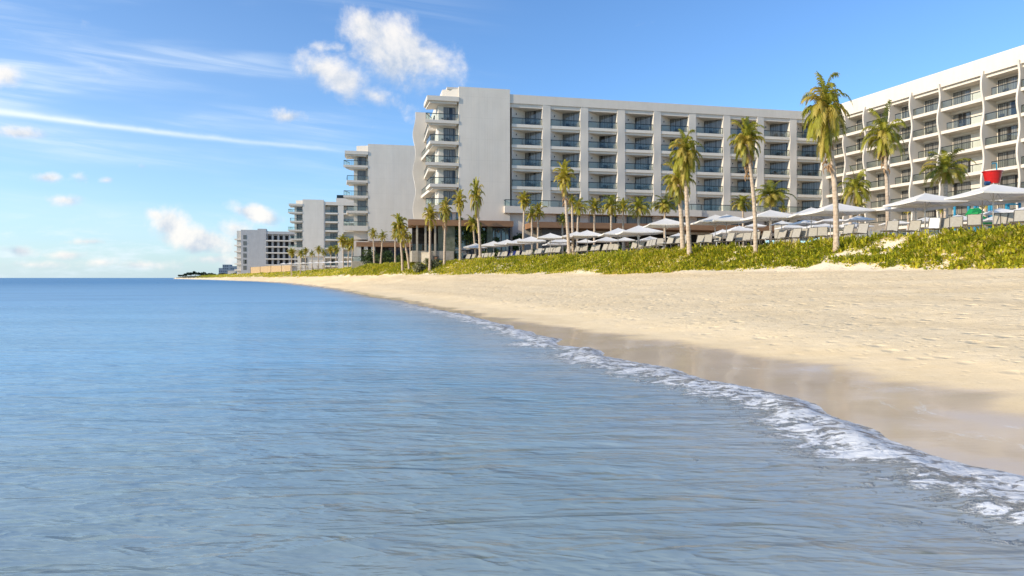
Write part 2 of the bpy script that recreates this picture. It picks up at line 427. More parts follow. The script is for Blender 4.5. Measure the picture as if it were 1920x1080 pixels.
M_RAIL=plain('dark_metal',(.035,.045,.05),.4,.6,.5)
M_FRAME=plain('bronze_frame',(.06,.048,.038),.45,.3)
M_WOOD,nt,b=new_mat('timber_cladding'); P=coords(nt)
g=noise(nt,scaled(nt,P,.6,.6,9),2.,5,.6); k=noise(nt,scaled(nt,P,.25,.25,1.5),1.,3)
setin(nt,b,'Base Color',mixc(nt,(g*.6+k*.5-.05).step(.3,.7),(.33,.175,.085),(.22,.11,.052))); setin(nt,b,'Roughness',.6); setin(nt,b,'Normal',bump(nt,g,.3,.02))
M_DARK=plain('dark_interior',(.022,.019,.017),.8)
M_STONE=plain('mossy_stone',(.20,.20,.145),.9,c2=(.11,.125,.075),scale=2.2,bmp=.5)
M_TAN=plain('tan_render',(.46,.40,.31),.9,c2=(.38,.32,.24))
M_LAMP=plain('lamp_metal',(.04,.035,.03),.5)
# clear balustrade glass
M_GLASS,nt,b=new_mat('balustrade_glass')
tr_=nt.nodes.new('ShaderNodeBsdfTransparent'); tr_.inputs[0].default_value=(.86,.915,.905,1); gl=nt.nodes.new('ShaderNodeBsdfGlossy'); gl.inputs['Roughness'].default_value=.03; gl.inputs[0].default_value=(.9,.96,1,1)
fr=nt.nodes.new('ShaderNodeFresnel'); fr.inputs[0].default_value=1.5; mx=nt.nodes.new('ShaderNodeMixShader')
bfn=nt.nodes.new('ShaderNodeNewGeometry'); f=(E(nt,fr.outputs[0])*.95+.01)*(1.0-E(nt,bfn.outputs['Backfacing']))
nt.links.new(f.s,mx.inputs[0]); nt.links.new(tr_.outputs[0],mx.inputs[1]); nt.links.new(gl.outputs[0],mx.inputs[2]); nt.links.new(mx.outputs[0],nt.nodes['Material Output'].inputs[0])
# door glass, with drawn curtains behind part of it
M_PANE,nt,b=new_mat('window_glass'); P=coords(nt); x_,y_,z_=separate(nt,P); R_=rnd(nt)
fold=(x_*21.+noise(nt,scaled(nt,P,3,3,.15),1.,2)*7.).sin()*.5+.5
cov=noise(nt,combine(nt,x_*.9+R_*31.,R_*17.,0.),1.,1).step(.36,.42)
cur=mixc(nt,fold,(.13,.122,.11),(.27,.255,.23))
setin(nt,b,'Base Color',mixc(nt,cov*.85,(.030,.027,.025),cur)); setin(nt,b,'Roughness',.045); setin(nt,b,'Specular IOR Level',.5); setin(nt,b,'IOR',1.5)
M_BLUEPANE,nt,b=new_mat('tinted_glass'); P=coords(nt)
setin(nt,b,'Base Color',(.03,.05,.085)); setin(nt,b,'Roughness',.04); setin(nt,b,'Specular IOR Level',.9); setin(nt,b,'IOR',1.7)

ANG_F=math.atan2(.211,.977)
def door_parts(bld, mb_loc, rz, w, h, panels=2, kind='sliding_door', pane=None, frame=None):
    """glazed door: frame mesh with one pane child per panel; local x along, y inward"""
    fm=MB(); t=.06
    fm.box(0,w,-.03,.05,h-t,h); fm.box(0,w,-.03,.05,0,t*.7)
    for i in range(panels+1):
        xx=i*(w-t)/panels; fm.box(xx,xx+t,-.034,.054,t*.7+.002,h-t-.002)
    d=fm.build(kind,frame or M_FRAME,bld,loc=mb_loc,rz=rz)
    for i in range(panels):
        x0=i*(w-t)/panels+t+.003; x1=(i+1)*(w-t)/panels-.003
        MB().box(x0,x1,.0,.02,t*.7+.003,h-t-.003).build('pane',pane or M_PANE,d)
    return d

def railing_on(slab, pts, z, h=1.08, glass=True, closed_ends=True):
    """handrail, posts and glass along plan points, as sub-parts of one balcony"""
    r=MB(); g=MB()
    for i in range(len(pts)-1):
        p,q=Vector((*pts[i],0)),Vector((*pts[i+1],0)); L=(q-p).length; n=max(1,round(L/1.9))
        M=Matrix.Translation((p.x,p.y,z))@Matrix.Rotation(math.atan2(q.y-p.y,q.x-p.x),4,'Z')
        r.box(0,L,-.045,.045,h-.11,h,M)
        for k in range(n+1):
            xx=min(max(k*L/n,.03),L-.03); r.box(xx-.024,xx+.024,-.024,.024,.003,h-.112,M)
            if k<n: g.box(k*L/n+.06,(k+1)*L/n-.06,-.008,.008,.07,h-.12,M)
    r.build('railing',M_RAIL,slab)
    if glass: g.build('glass_panel',M_GLASS,slab)

FLOORS=[27.3,23.85,20.36,16.87,13.42]
SOFFIT_TOP=30.1

def end_block(bld, a0, a1, b0, depth, zbase, ztop, wide_wall, floors=FLOORS, rich=True):
    """the seaward end: stack of corner balconies (a0..) and a blank ribbed wall up to a1; a=along, b=inward"""
    ac=a0+5.5                                   # where balconies stop and the blank wall begins
    rw=a0+2.3                                   # left face of the rooms
    w=MB(); w.prism([(ac,b0),(a1,b0),(a1,b0+depth),(ac,b0+depth)],zbase,ztop)
    w.build('blank_wall',M_RIB,bld)
    c=MB(); c.prism([(rw,b0+1.5),(ac-.003,b0+1.5),(ac-.003,b0+depth),(rw,b0+depth)],zbase+.4,ztop-1.75)
    c.prism([(a0+2.9,b0+1.3),(ac-.003,b0+.25),(ac-.003,b0+depth),(a0+2.9,b0+depth)],ztop-1.747,ztop-.35)
    c.build('corner_wall',M_STUCCO,bld)
    rf=MB(); rf.prism([(a0+.3,b0-.15),(ac-.005,b0-.15),(ac-.005,b0+4.),(a0+.2,b0+5.2)],ztop-2.5,ztop-1.75)
    rf.prism([(a0+.75,b0+.25),(ac-.3,b0+.25),(ac-.3,b0+4.),(a0+.5,b0+5.)],ztop-2.85,ztop-2.503)
    rf.build('roof_canopy',M_STUCCO,bld)
    for i,z in enumerate(floors):
        if i%2==1: P4=[(a0+.75,b0-.1),(ac-.006,b0-.1),(ac-.006,b0+3.4),(a0+.55,b0+5.)]
        else:      P4=[(a0,b0-.1),(ac-.006,b0-.1),(ac-.006,b0+3.4),(a0+1.2,b0+3.4)]
        s=MB(); s.prism(P4,z-.5,z)
        inn=[(p[0]+(.5 if p[0]<a0+3 else -.35),p[1]+(.35 if p[1]<b0+1 else -.2)) for p in P4]
        s.prism(inn,z-.78,z-.503)
        if i==len(floors)-1: s=MB().prism(P4,z-1.15,z)
        o=s.build('balcony',M_STUCCO,bld)
        ins=.08
        pts=[(P4[3][0]+.1,P4[3][1]-.15),(P4[0][0]+.1,P4[0][1]+ins),(P4[1][0]-.05,P4[1][1]+ins)]
        railing_on(o,pts,z)
        door_parts(bld,(ac-2.35,b0+1.44,z+.003),0,1.95,2.45,2)
        door_parts(bld,(rw-.06,b0+11.6,z+.003),-PI/2,2.6,2.45,2)

hotel=thing('hotel_building','long white beachfront hotel with recessed balconies wrapping round the umbrella terrace, the nearest building','hotel',(0,114.4,0),ANG_F)
GB=2.9
# ---- seaward end tower
end_block(hotel,-14.5,-.42,-.35,16.6,9.6,32.95,True)
pp=MB(); pp.prism([(-10.9,.3),(-9.02,.3),(-9.02,4),(-10.9,4)],32.62,32.95); pp.build('roof_parapet',M_STUCCO,hotel)
# far fin of the sea front with its stepping edge, and the slabs between
NZ=40; zs=[9.5+i*(32.4-9.5)/NZ for i in range(NZ+1)]
def wave(z,amp=.42,per=7.0,ph=0.): return amp*math.sin(2*PI*(z-9.)/per+ph)
f=MB(); f.stack([[(-15.1+wave(z,.26),16.3),(-12.2,16.3),(-12.2,16.9),(-15.1+wave(z,.26),16.9)] for z in zs],zs); f.build('fin_wall',M_STUCCO,hotel)
for i,z in enumerate(FLOORS):
    s=MB(); s.prism([(-13.5+.3*(i%2),5.6),(-12.25,5.6),(-12.25,16.28),(-13.3-.5*(i%2),16.28)],z-.5,z)
    o=s.build('balcony',M_STUCCO,hotel)
    railing_on(o,[(-13.2-.5*(i%2),16.2),(-13.4+.3*(i%2),5.65)],z)
    for k in range(2): door_parts(hotel,(-12.265,14.6-k*4.6,z+.003),-PI/2,3.,2.45,2)
# ---- main wing: saw-tooth bays
PITCH,BW,NB=6.7,5.2,9
poly=[]
for i in range(NB):
    a=i*PITCH; poly+=[(a,.12),(a+2.9,2.45),(a+5.25,.7),(a+5.25,.12)]
poly+=[(NB*PITCH-1.4,.12),(NB*PITCH+6,14.),(0-.41,14.)]
core=MB().prism(poly,9.2,31.9); core.build('wall',M_STUCCO,hotel)
pb=MB(); pb.prism([(-.41,-.22),(NB*PITCH-1.3,-.22),(NB*PITCH+5,13.9),(-.41,13.9)],30.72,32.2)
pb.prism([(-.405,-.02),(NB*PITCH-1.5,-.02),(NB*PITCH-1.5,3),(-.405,3)],30.1,30.717); pb.build('roof',M_STUCCO,hotel)
slabs=None
for i in range(NB):
    a=i*PITCH
    zs=[11.9+k*(31.3-11.9)/44 for k in range(45)]
    f=MB(); f.stack([[(a+BW+.05+.05*math.sin(z*1.7),-.17-wave(z,.06,6.9,i*2.4)),(a+PITCH-.06,-.15),(a+PITCH-.06,.5),(a+BW+.05,.9)] for z in zs],zs)
    f.build('fin_wall',M_STUCCO,hotel)
    for z in FLOORS[:-1]+([] if i else []):
        s=MB(); s.prism([(a-.05,-.10),(a+BW+.04,-.10),(a+BW+.04,2.5),(a-.05,2.5)],z-.5,z)
        s.prism([(a+.02,.18),(a+BW+.03,.18),(a+BW+.03,2.4),(a+.02,2.4)],z-.9,z-.503)
        o=s.build('balcony',M_SOFFIT,hotel); railing_on(o,[(a,-.03),(a+BW,-.03)],z)
    for z in FLOORS:
        ang=math.atan2(.7-2.45,5.25-2.9)
        L=math.hypot(2.35,1.75)
        door_parts(hotel,(a+2.9-.04*math.sin(-ang)-.02,2.45-.05,z+.003),ang,L+.05,2.72,3)
        l=MB(); l.box(a+.86,a+.96,.68,.92,z+1.75,z+1.98); l.build('wall_lamp',M_LAMP,hotel)
# lowest balconies form one long terrace
z=FLOORS[-1]
tb=MB(); tb.prism([(-1.5,-1.2),(34.,-1.2),(34.,3.),(-1.5,3.)],z-1.12,z); tb.prism([(34.003,-.9),(NB*PITCH-1,-.9),(NB*PITCH-1,3.),(34.003,3.)],z-1.12,z)
o=tb.build('terrace_slab',M_STUCCO,hotel); railing_on(o,[(-1.4,.2),(-1.4,-1.12),(33.9,-1.12)],z); 
railing_on(o,[(34.1,-.82),(NB*PITCH-1.2,-.82)],z)
# the storey under the terrace: white wall, dark strip of windows, timber canopy
lw=MB(); lw.prism([(-.41,-.05),(7.6,-.05),(7.6,10),(-.41,10)],4.4,z-1.122); lw.prism([(7.603,.55),(NB*PITCH-2,.55),(NB*PITCH-2,10),(7.603,10)],9.2,z-1.122); lw.build('podium_wall',M_STUCCO,hotel)
for k in range(10):
    a=8.+k*4.9; door_parts(hotel,(a,.47,10.62),0,4.6,1.6,3,'window')
cn=MB(); cn.prism([(2.2,-5.2),(NB*PITCH-12,-5.2),(NB*PITCH-12,.5),(2.2,.5)],9.62,10.55); cn.build('canopy',M_WOOD,hotel)
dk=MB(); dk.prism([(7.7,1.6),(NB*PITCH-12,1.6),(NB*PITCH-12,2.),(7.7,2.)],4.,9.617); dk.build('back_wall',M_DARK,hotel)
sh=MB()
for k in range(26): sh.box(4.1,8.6,-4.2,-4.1,4.3+k*.2,4.47+k*.2)
sh.build('roller_shutter',plain('shutter_grey',(.12,.095,.08),.7),hotel)
for k in range(4):
    c=MB(); c.box(9.4+k*9.6,9.8+k*9.6,-3.4,-3.0,3.9,9.615); c.build('column',M_WOOD,hotel)
# tower podium: restaurant under a timber canopy
cn=MB(); cn.prism([(-17.6,-6.0),(-1.05,-6.0),(-1.05,1.2),(-17.2,1.2)],9.62,10.52); cn.build('canopy',M_WOOD,hotel)
pw=MB(); pw.prism([(-12.2,.1),(-.42,.1),(-.42,8),(-12.2,8)],10.6,12.6); pw.prism([(-13.4,.6),(-12.203,.6),(-12.203,8),(-13.4,8)],10.6,12.6); pw.build('podium_wall',M_STUCCO,hotel)
door_parts(hotel,(-6.4,.02,10.66),0,5.3,1.9,4,'window',M_BLUEPANE); door_parts(hotel,(-12.0,.02,10.66),0,1.9,1.9,2,'window',M_BLUEPANE); door_parts(hotel,(-9.4,.02,10.66),0,2.0,1.9,2,'window',M_BLUEPANE)
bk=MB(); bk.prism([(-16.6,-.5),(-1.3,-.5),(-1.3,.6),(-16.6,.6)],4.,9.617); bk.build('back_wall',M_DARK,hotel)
st=MB(); st.box(-12.9,-10.3,-5.2,-4.6,4.,9.615); st.build('stone_wall',M_STONE,hotel)
st=MB(); st.box(-5.2,-4.3,-5.2,-4.5,4.,9.615); st.build('stone_wall',M_STONE,hotel)
door_parts(hotel,(-4.2,-4.6,4.3),0,2.9,5.2,4,'window',M_BLUEPANE)
door_parts(hotel,(-10.2,-4.4,4.3),0,4.9,5.2,5,'window',M_BLUEPANE)
for a in (-16.2,-14.9,-13.4,-1.25):
    c=MB(); c.box(a-.14,a+.14,-5.5,-5.2,4.,9.615); c.build('column',plain('column_paint',(.20,.15,.115),.6) if a>-2 else M_TAN,hotel)
g0=MB().prism([(-17.,-5.4),(-10.5,-5.4),(-10.5,-.6),(-17.,-.6)],4.,5.7); o=g0.build('terrace_slab',M_TAN,hotel); railing_on(o,[(-16.9,-.9),(-16.9,-5.3),(-13.,-5.3)],5.7)
# ---- right wing
RW=Vector((58.4,127.1,0)); rel=Matrix.Rotation(-ANG_F,4,'Z')@(RW-Vector((0,114.4,0))); RZ=math.atan2(-.9555,.2949)-ANG_F
def rp(name,mb,mat): return mb.build(name,mat,hotel,loc=rel,rz=RZ)
SP=[0,4.9,9.5,14.5,18.9,23.9,30.9,36.,41.,46.]
RFL=[27.3,23.85,20.36,16.87,13.42,9.92,6.42]
wl=MB(); wl.prism([(-4,2.3),(46.,2.3),(46.,16),(-4,16)],3.8,31.4); rp('wall',wl,M_STUCCO)
rf=MB(); rf.prism([(-1.2,-.12),(46.1,-.12),(46.1,15.8),(-1.2,15.8)],30.55,32.95); rf.prism([(-1.,.3),(46.,.3),(46.,3),(-1.,3)],30.1,30.547); rp('roof',rf,M_STUCCO)
for j,s0 in enumerate(SP):
    zs=[4.5+k*(31.05-4.5)/60 for k in range(61)]
    f=MB(); f.stack([[(s0-.13,-.30-wave(z,.26,7.0,2.4+j*PI)-.12),(s0+.13,-.30-wave(z,.26,7.0,2.4+j*PI)-.12),(s0+.13,2.4),(s0-.13,2.4)] for z in zs],zs)
    rp('fin_wall',f,M_STUCCO)
    if j==len(SP)-1: break
    s1=SP[j+1]; W=s1-s0
    for k,z in enumerate(RFL):
        s=MB(); s.prism([(s0+.135,-.05),(s1-.135,-.05),(s1-.135,2.6),(s0+.135,2.6)],z-.46,z); s.prism([(s0+.14,1.95),(s1-.14,1.95),(s1-.14,2.5),(s0+.14,2.5)],z-.86,z-.463)
        o=rp('balcony',s,M_STUCCO); railing_on(o,[(s0+.15+(.9 if (j+k)%3==0 else 0),.03),(s1-.15,.03)],z)
    for z in RFL:
        d=door_parts(hotel,(0,0,0),0,2.75,2.5,2)
        d.location=rel+Matrix.Rotation(RZ,4,'Z')@Vector((s0+.3,2.24,z+.003)); d.rotation_euler=(0,0,RZ)
        if W>6:
            d=door_parts(hotel,(0,0,0),0,1.0,2.3,1,'window'); d.location=rel+Matrix.Rotation(RZ,4,'Z')@Vector((s1-1.3,2.24,z+.1)); d.rotation_euler=(0,0,RZ)

# ---------------------------------------------------------------- second and third hotel blocks along the shore
def block(label,px860,Y,a1):
    X=(px860-960)/FPX*Y
    r=thing('hotel_building',label,'hotel',(X,Y,0),ANG_F)
    end_block(r,-5.5,a1,-.35,16,10.,32.3,True)
    return r
b2=block('white hotel block with corner balconies and plain ribbed wall, second building along the shore',690,157.2,12.5)
pw=MB(); pw.prism([(-3.2,.2),(14,.2),(14,9),(-3.2,9)],4.,10.0); pw.build('podium_wall',M_STUCCO,b2)
cn=MB(); cn.prism([(-2.6,-2.5),(14,-2.5),(14,.2),(-2.6,.2)],8.6,9.6); cn.build('canopy',M_WOOD,b2)
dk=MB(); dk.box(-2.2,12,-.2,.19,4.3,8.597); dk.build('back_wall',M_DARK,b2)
door_parts(b2,(4.6,-.3,4.4),0,5.6,4.1,4,'window',M_BLUEPANE)
for a in (-1.9,-.4,1.2):
    c=MB(); c.box(a-.5,a+.35,-2.3,-1.7,4.,8.597); c.build('column',M_STUCCO,b2)
tr=MB(); tr.prism([(-3.6,-4.6),(.5,-4.6),(.5,-.3),(-3.6,-.3)],3.,5.2); o=tr.build('terrace_slab',M_TAN,b2); railing_on(o,[(-3.5,-.4),(-3.5,-4.5),(.4,-4.5)],5.2)
b3=block('white hotel block with rooftop plant room and two balcony stacks, third building along the shore',567.5,268,8.0)
for a0,a1 in ((8.003,8.5),(13.4,15.6)):
    w=MB(); w.prism([(a0,-.1),(a1,-.1),(a1,14),(a0,14)],4.,31.4); w.build('fin_wall',M_STUCCO,b3)
w=MB(); w.prism([(8.503,2.),(40,2.),(40,14),(8.503,14)],4.,30.); w.build('wall',M_STUCCO,b3)
w=MB(); w.prism([(8.01,-.2),(40,-.2),(40,14),(8.01,14)],30.3,31.6); w.build('roof',M_STUCCO,b3)
w=MB(); w.box(12.6,24,4,10,31.603,33.6); w.build('plant_room',M_STUCCO,b3); w=MB(); w.box(12.8,16.6,4.4,8,33.603,34.9); w.build('water_tank',M_RAIL,b3)
for z in FLOORS+[9.9,6.4]:
    for a0,a1 in ((8.52,13.38),(15.62,23.)):
        s=MB(); s.prism([(a0,-.2),(a1,-.2),(a1,2.2),(a0,2.2)],z-.6,z); o=s.build('balcony',M_SOFFIT,b3); railing_on(o,[(a0,-.1),(a1,-.1)],z)
        door_parts(b3,(a1-3.,1.93,z+.01),0,2.8,2.5,2)
w=MB(); w.prism([(-2.,.3),(8.,.3),(8.,12),(-2.,12)],3.5,10.0); w.build('podium_wall',M_STUCCO,b3)
door_parts(b3,(-.5,.2,9.9-3.2),0,2.2,2.6,2); 

# ---------------------------------------------------------------- older block at the far end
X=(462-960)/FPX*450
b4=thing('apartment_building','grey white apartment block with rows of dark openings, farthest large building on the shore','apartment block',(X,450,0),ANG_F)
M_GREY=stucco('grey_stucco',(.50,.475,.45),(.43,.405,.385))
w=MB(); w.prism([(-3.4,0),(12.3,0),(12.3,22),(-3.4,22)],3.,33.2); w.build('wall',M_GREY,b4)
w=MB(); w.box(6.8,12.28,1,5,33.203,34.1); w.build('plant_room',M_GREY,b4)
w=MB(); w.prism([(12.303,2.6),(38,2.6),(38,22),(12.303,22)],3.,30.6); w.build('back_wall',M_GREY,b4)
w=MB(); w.prism([(12.303,.2),(38,.2),(38,21.9),(12.303,21.9)],30.603,32.4); w.build('roof',M_GREY,b4)
w=MB(); w.prism([(-6.2,1.5),(-3.403,1.5),(-3.403,20),(-6.2,20)],3.,32.6); w.build('corner_wall',M_STUCCO,b4)
for k in range(6):
    z=27.0-k*4.05
    door_parts(b4,(-1.9,-.06,z),0,2.0,2.7,2,'window')
    s=MB(); s.prism([(-7.6,.8),(-3.41,.1),(-3.41,8),(-7.2,8)],z-.5,z+.3); s.build('balcony',M_STUCCO,b4)
    if k<5:
        s=MB(); s.prism([(12.31,-.3),(38,-.3),(38,2.59),(12.31,2.59)],z-1.2,z-.35); s.build('balcony',M_STUCCO,b4)
        for q in range(6): 
            door_parts(b4,(13.4+q*3.6,2.52,z-.34),0,1.9,3.0,2,'window',M_DARK)
for q in range(7):
    c=MB(); c.box(12.6+q*3.6,13.0+q*3.6,.4,.8,3.,30.6); c.build('column',M_GREY,b4)

# ---------------------------------------------------------------- furniture left out on the balconies
M_RATTAN=plain('dark_rattan',(.05,.052,.055),.7,scale=9)
bch=thing('balcony_chair','','chair')
MB().box(-.28,.28,-.28,.26,.34,.42).build('seat',M_RATTAN,bch)
m_=Matrix.Translation((0,.24,.38))@Matrix.Rotation(-.22,4,'X'); MB().box(-.28,.28,0,.07,.03,.50,m_).build('backrest',M_RATTAN,bch)
for sx in (-.27,.27): MB().tube([(sx,-.26,.02),(sx,-.26,.58),(sx,.26,.60)],.025,6).tube([(sx,.24,.02),(sx,.24,.56)],.025,6).build('armrest',M_RATTAN,bch)
btb=thing('balcony_table','','table')
MB().tube([(0,0,.50),(0,0,.54)],.27,14).build('table_top',M_RATTAN,btb); MB().tube([(0,0,.01),(0,0,.50)],.035,8).build('pole',M_RATTAN,btb); MB().tube([(0,0,0),(0,0,.03)],.18,12).build('base',M_RATTAN,btb)
RMAIN=Matrix.Translation((0,114.4,0))@Matrix.Rotation(ANG_F,4,'Z')
RWING=Matrix.Translation(RW)@Matrix.Rotation(math.atan2(-.9555,.2949),4,'Z')
ORDF=['top','second highest','third highest','fourth highest','fifth highest','sixth highest']
ORDB=['first','second','third','fourth','fifth','sixth','seventh','eighth','ninth']
fr_=random.Random(4); firsts={'c':True,'t':True}
def furnish(kind,M,x,y,z,rz,label):
    proto=bch if kind=='c' else btb
    o=proto if firsts[kind] else copy_tree(proto); firsts[kind]=False
    p=M@Vector((x,y,z+.004)); o.location=p; o.rotation_euler=(0,0,math.atan2(M[1][0],M[0][0])+rz)
    tag(o,label,'chair' if kind=='c' else 'table','furniture on the hotel balconies')
for i in range(NB):
    for k,z in enumerate(FLOORS[:4]):
        if fr_.random()<.92: furnish('c',RMAIN,i*PITCH+3.2+fr_.uniform(-.3,.3),.95,z,fr_.uniform(-.9,.3),f'dark chair, {ORDF[k]} balcony, {ORDB[i]} bay from the left of the main wing')
        if fr_.random()<.55: furnish('t',RMAIN,i*PITCH+4.1,.55,z,0,f'dark side table, {ORDF[k]} balcony, {ORDB[i]} bay from the left of the main wing')
for j in range(3,8):
    for k,z in enumerate(RFL[:5]):
        if fr_.random()<.8: furnish('c',RWING,SP[j]+2.0+fr_.uniform(-.4,.4),1.2,z,fr_.uniform(-.6,.6),f'dark chair, {ORDF[k]} balcony, {ORDB[j]} bay from the corner along the bright wing')
for k,z in enumerate(FLOORS):
    furnish('c',RMAIN,-10.6,.75,z,fr_.uniform(-.5,.5),f'dark chair on the {ORDF[k]} corner balcony of the seaward tower')
    furnish('t',RMAIN,-11.6,.65,z,0,f'dark side table on the {ORDF[k]} corner balcony of the seaward tower')
# ---------------------------------------------------------------- palms
def leaf_mat(name,c1,c2,c3,transl=.35):
    m,nt,b=new_mat(name); v=attr(nt,'tone'); r=rnd(nt)
    col=mixc(nt,(v+(r-.5)*.16).step(.1,.55),c1,c2); col=mixc(nt,v.step(.62,.95),col,c3)
    setin(nt,b,'Base Color',col); setin(nt,b,'Roughness',.5); setin(nt,b,'Specular IOR Level',.35)
    tl=nt.nodes.new('ShaderNodeBsdfTranslucent'); nt.links.new(col.s,tl.inputs[0])
    mx=nt.nodes.new('ShaderNodeMixShader'); mx.inputs[0].default_value=transl
    nt.links.new(b.outputs[0],mx.inputs[1]); nt.links.new(tl.outputs[0],mx.inputs[2]); nt.links.new(mx.outputs[0],nt.nodes['Material Output'].inputs[0])
    return m
M_FROND=leaf_mat('palm_fronds',(.085,.11,.016),(.36,.335,.032),(.52,.40,.08))
M_FRONDY=leaf_mat('yellow_palm_fronds',(.15,.16,.018),(.47,.39,.035),(.52,.40,.08))
M_TRUNK,nt,b=new_mat('palm_trunk'); P=coords(nt); x_,y_,z_=separate(nt,P)
rg=(z_*24.+noise(nt,P,1.9,3)*9.).sin()*.5+.5; n=noise(nt,scaled(nt,P,5,5,1.5),1.4,5,.65)
setin(nt,b,'Base Color',mixc(nt,(rg*.10+n*.95-.05).step(.15,.75),(.33,.235,.155),(.60,.48,.36))); setin(nt,b,'Roughness',.9); setin(nt,b,'Specular IOR Level',.15)
setin(nt,b,'Normal',bump(nt,rg*.35+n,.6,.05))
M_HUSK=plain('palm_husk',(.40,.25,.13),.95,c2=(.20,.115,.055),scale=6,bmp=.6)

def crown_mesh(name, seed, nf, L, th0, th1, droop, leaf, mat, dead=0., up=.0, width=1.):
    """fronds as curved ribs with many drooping leaflets; tone attribute 0 dark .. 1 dry"""
    rg=np.random.default_rng(seed); V=[];F4=[];F3=[];T=[]; nv=0; NS=15
    def addv(*ps):
        nonlocal nv
        V.extend(ps); k=nv; nv+=len(ps); return k
    for i in range(nf):
        q=(i+.5)/nf
        az=i*2.39996+rg.uniform(-.25,.25); th=math.radians(th1+(th0-th1)*q**.8+rg.uniform(-7,7)); l=L*rg.uniform(.82,1.1)*(.75+.25*math.sin(PI*min(1,q+.15)))
        tone=.18+.35*rg.random()+(.22 if q>.72 else 0)
        if rg.random()<dead*(.25+1.3*q): tone=.8+.2*rg.random()
        twist=rg.uniform(-.5,.5)
        d=np.array([math.cos(az)*math.cos(th)*width,math.sin(az)*math.cos(th)*width,math.sin(th)]); d/=np.linalg.norm(d)
        p=np.array([math.cos(az)*.07,math.sin(az)*.07,-.55*q+up]); seg=l/NS
        dr=droop*rg.uniform(.75,1.3)
        prev=None
        for s in range(NS+1):
            t=s/NS
            side=np.cross(d,[0,0,1.]); nn=np.linalg.norm(side); side=side/nn if nn>1e-3 else np.array([1.,0,0])
            upv=np.cross(side,d); side=side*math.cos(twist*t)+upv*math.sin(twist*t); upv=np.cross(side,d)
            w=.05*(1-t)+.008
            k=addv(p-side*w,p+side*w); T.extend([min(1,tone+.25)]*2)
            if prev is not None: F4.append((prev,prev+1,k+1,k))
            prev=k
            if t>.12:
                for rep in range(2):
                    pp=p+d*seg*(rep*.5+rg.uniform(0,.25))
                    for sg in (-1,1):
                        ll=leaf*(.35+.65*math.sin(PI*(.12+.80*t)))*rg.uniform(.75,1.15)
                        o=side*sg*.80+d*(.45+.35*t)-np.array([0,0,.22+.3*rg.random()])+upv*.18
                        o/=np.linalg.norm(o); wd=d*.036
                        m=pp+o*ll*.5; e=m+(o+np.array([0,0,-.75-.4*rg.random()]))/1.3*ll*.5
                        k2=addv(pp-wd,pp+wd,m-wd*1.1,m+wd*1.1,e); F4.append((k2,k2+1,k2+3,k2+2)); F3.append((k2+2,k2+3,k2+4))
                        tt=min(1,max(0,tone+rg.uniform(-.12,.14)+.10*t)); T.extend([tt,tt,tt,tt,min(1,tt+.12)])
            p=p+d*seg; d=d+np.array([0,0,-dr*(.35+1.3*t)])*(1/NS)*2.0; d/=np.linalg.norm(d)
    return np_mesh(name,np.array(V),np.array(F4),np.array(F3),mat,{'tone':T})
def crown_of(name,seed,groups,mat):
    """several sets of fronds (upright ones, an arching ring, a hanging skirt) joined in one crown mesh"""
    ms=[crown_mesh(name,seed+7*i,*g,mat) if len(g)==6 else crown_mesh(name,seed+7*i,*g[:6],mat,*g[6:]) for i,g in enumerate(groups)]
    Vs=[];Q=[];T3=[];tn=[];off=0
    for me in ms:
        n=len(me.vertices); c=np.zeros(n*3,np.float32); me.vertices.foreach_get('co',c); Vs.append(c.reshape(-1,3))
        lt=np.zeros(len(me.polygons),np.int32); me.polygons.foreach_get('loop_total',lt); li=np.zeros(len(me.loops),np.int32); me.loops.foreach_get('vertex_index',li)
        ls=np.zeros(len(me.polygons),np.int32); me.polygons.foreach_get('loop_start',ls)
        q=ls[lt==4]; Q.append(li[q[:,None]+np.arange(4)]+off); q=ls[lt==3]; T3.append(li[q[:,None]+np.arange(3)]+off)
        a=np.zeros(n,np.float32); me.attributes['tone'].data.foreach_get('value',a); tn.append(a); off+=n
        bpy.data.meshes.remove(me)
    return np_mesh(name,np.concatenate(Vs),np.concatenate(Q),np.concatenate(T3),mat,{'tone':np.concatenate(tn)})
CR={}
for k in range(2):
    g=M_FRONDY if k else M_FROND
    CR['shaggy%d'%k]=crown_of('shaggy_crown',10+k,[(27,2.4,34,88,1.5,.62,.24,.3,1.),(22,2.3,5,40,2.2,.62,.25,.1,.7),(26,2.5,-84,-62,.1,.5,.75,.1,.5)],M_FROND)
    CR['plume%d'%k]=crown_of('plume_crown',20+k,[(24,2.5,46,89,1.15,.58,.22,.2,.9),(14,1.9,5,45,2.0,.55,.25,.1,.7),(12,1.6,-84,-60,.1,.45,.8,.0,.5)],g)
    CR['wide%d'%k]=crown_of('wide_crown',30+k,[(15,2.8,38,88,1.3,.66,.16,.1,1.),(16,2.9,2,40,1.5,.66,.16,.0,1.),(8,1.9,-75,-40,.3,.5,.6,.0,.6)],M_FROND)
    CR['young%d'%k]=crown_of('young_crown',40+k,[(16,2.5,40,88,1.2,.60,.16,.1,1.),(9,2.1,0,40,1.6,.58,.25,.0,.9)],g)
CREF={'shaggy':5.0,'plume':4.4,'wide':3.6,'young':3.2}

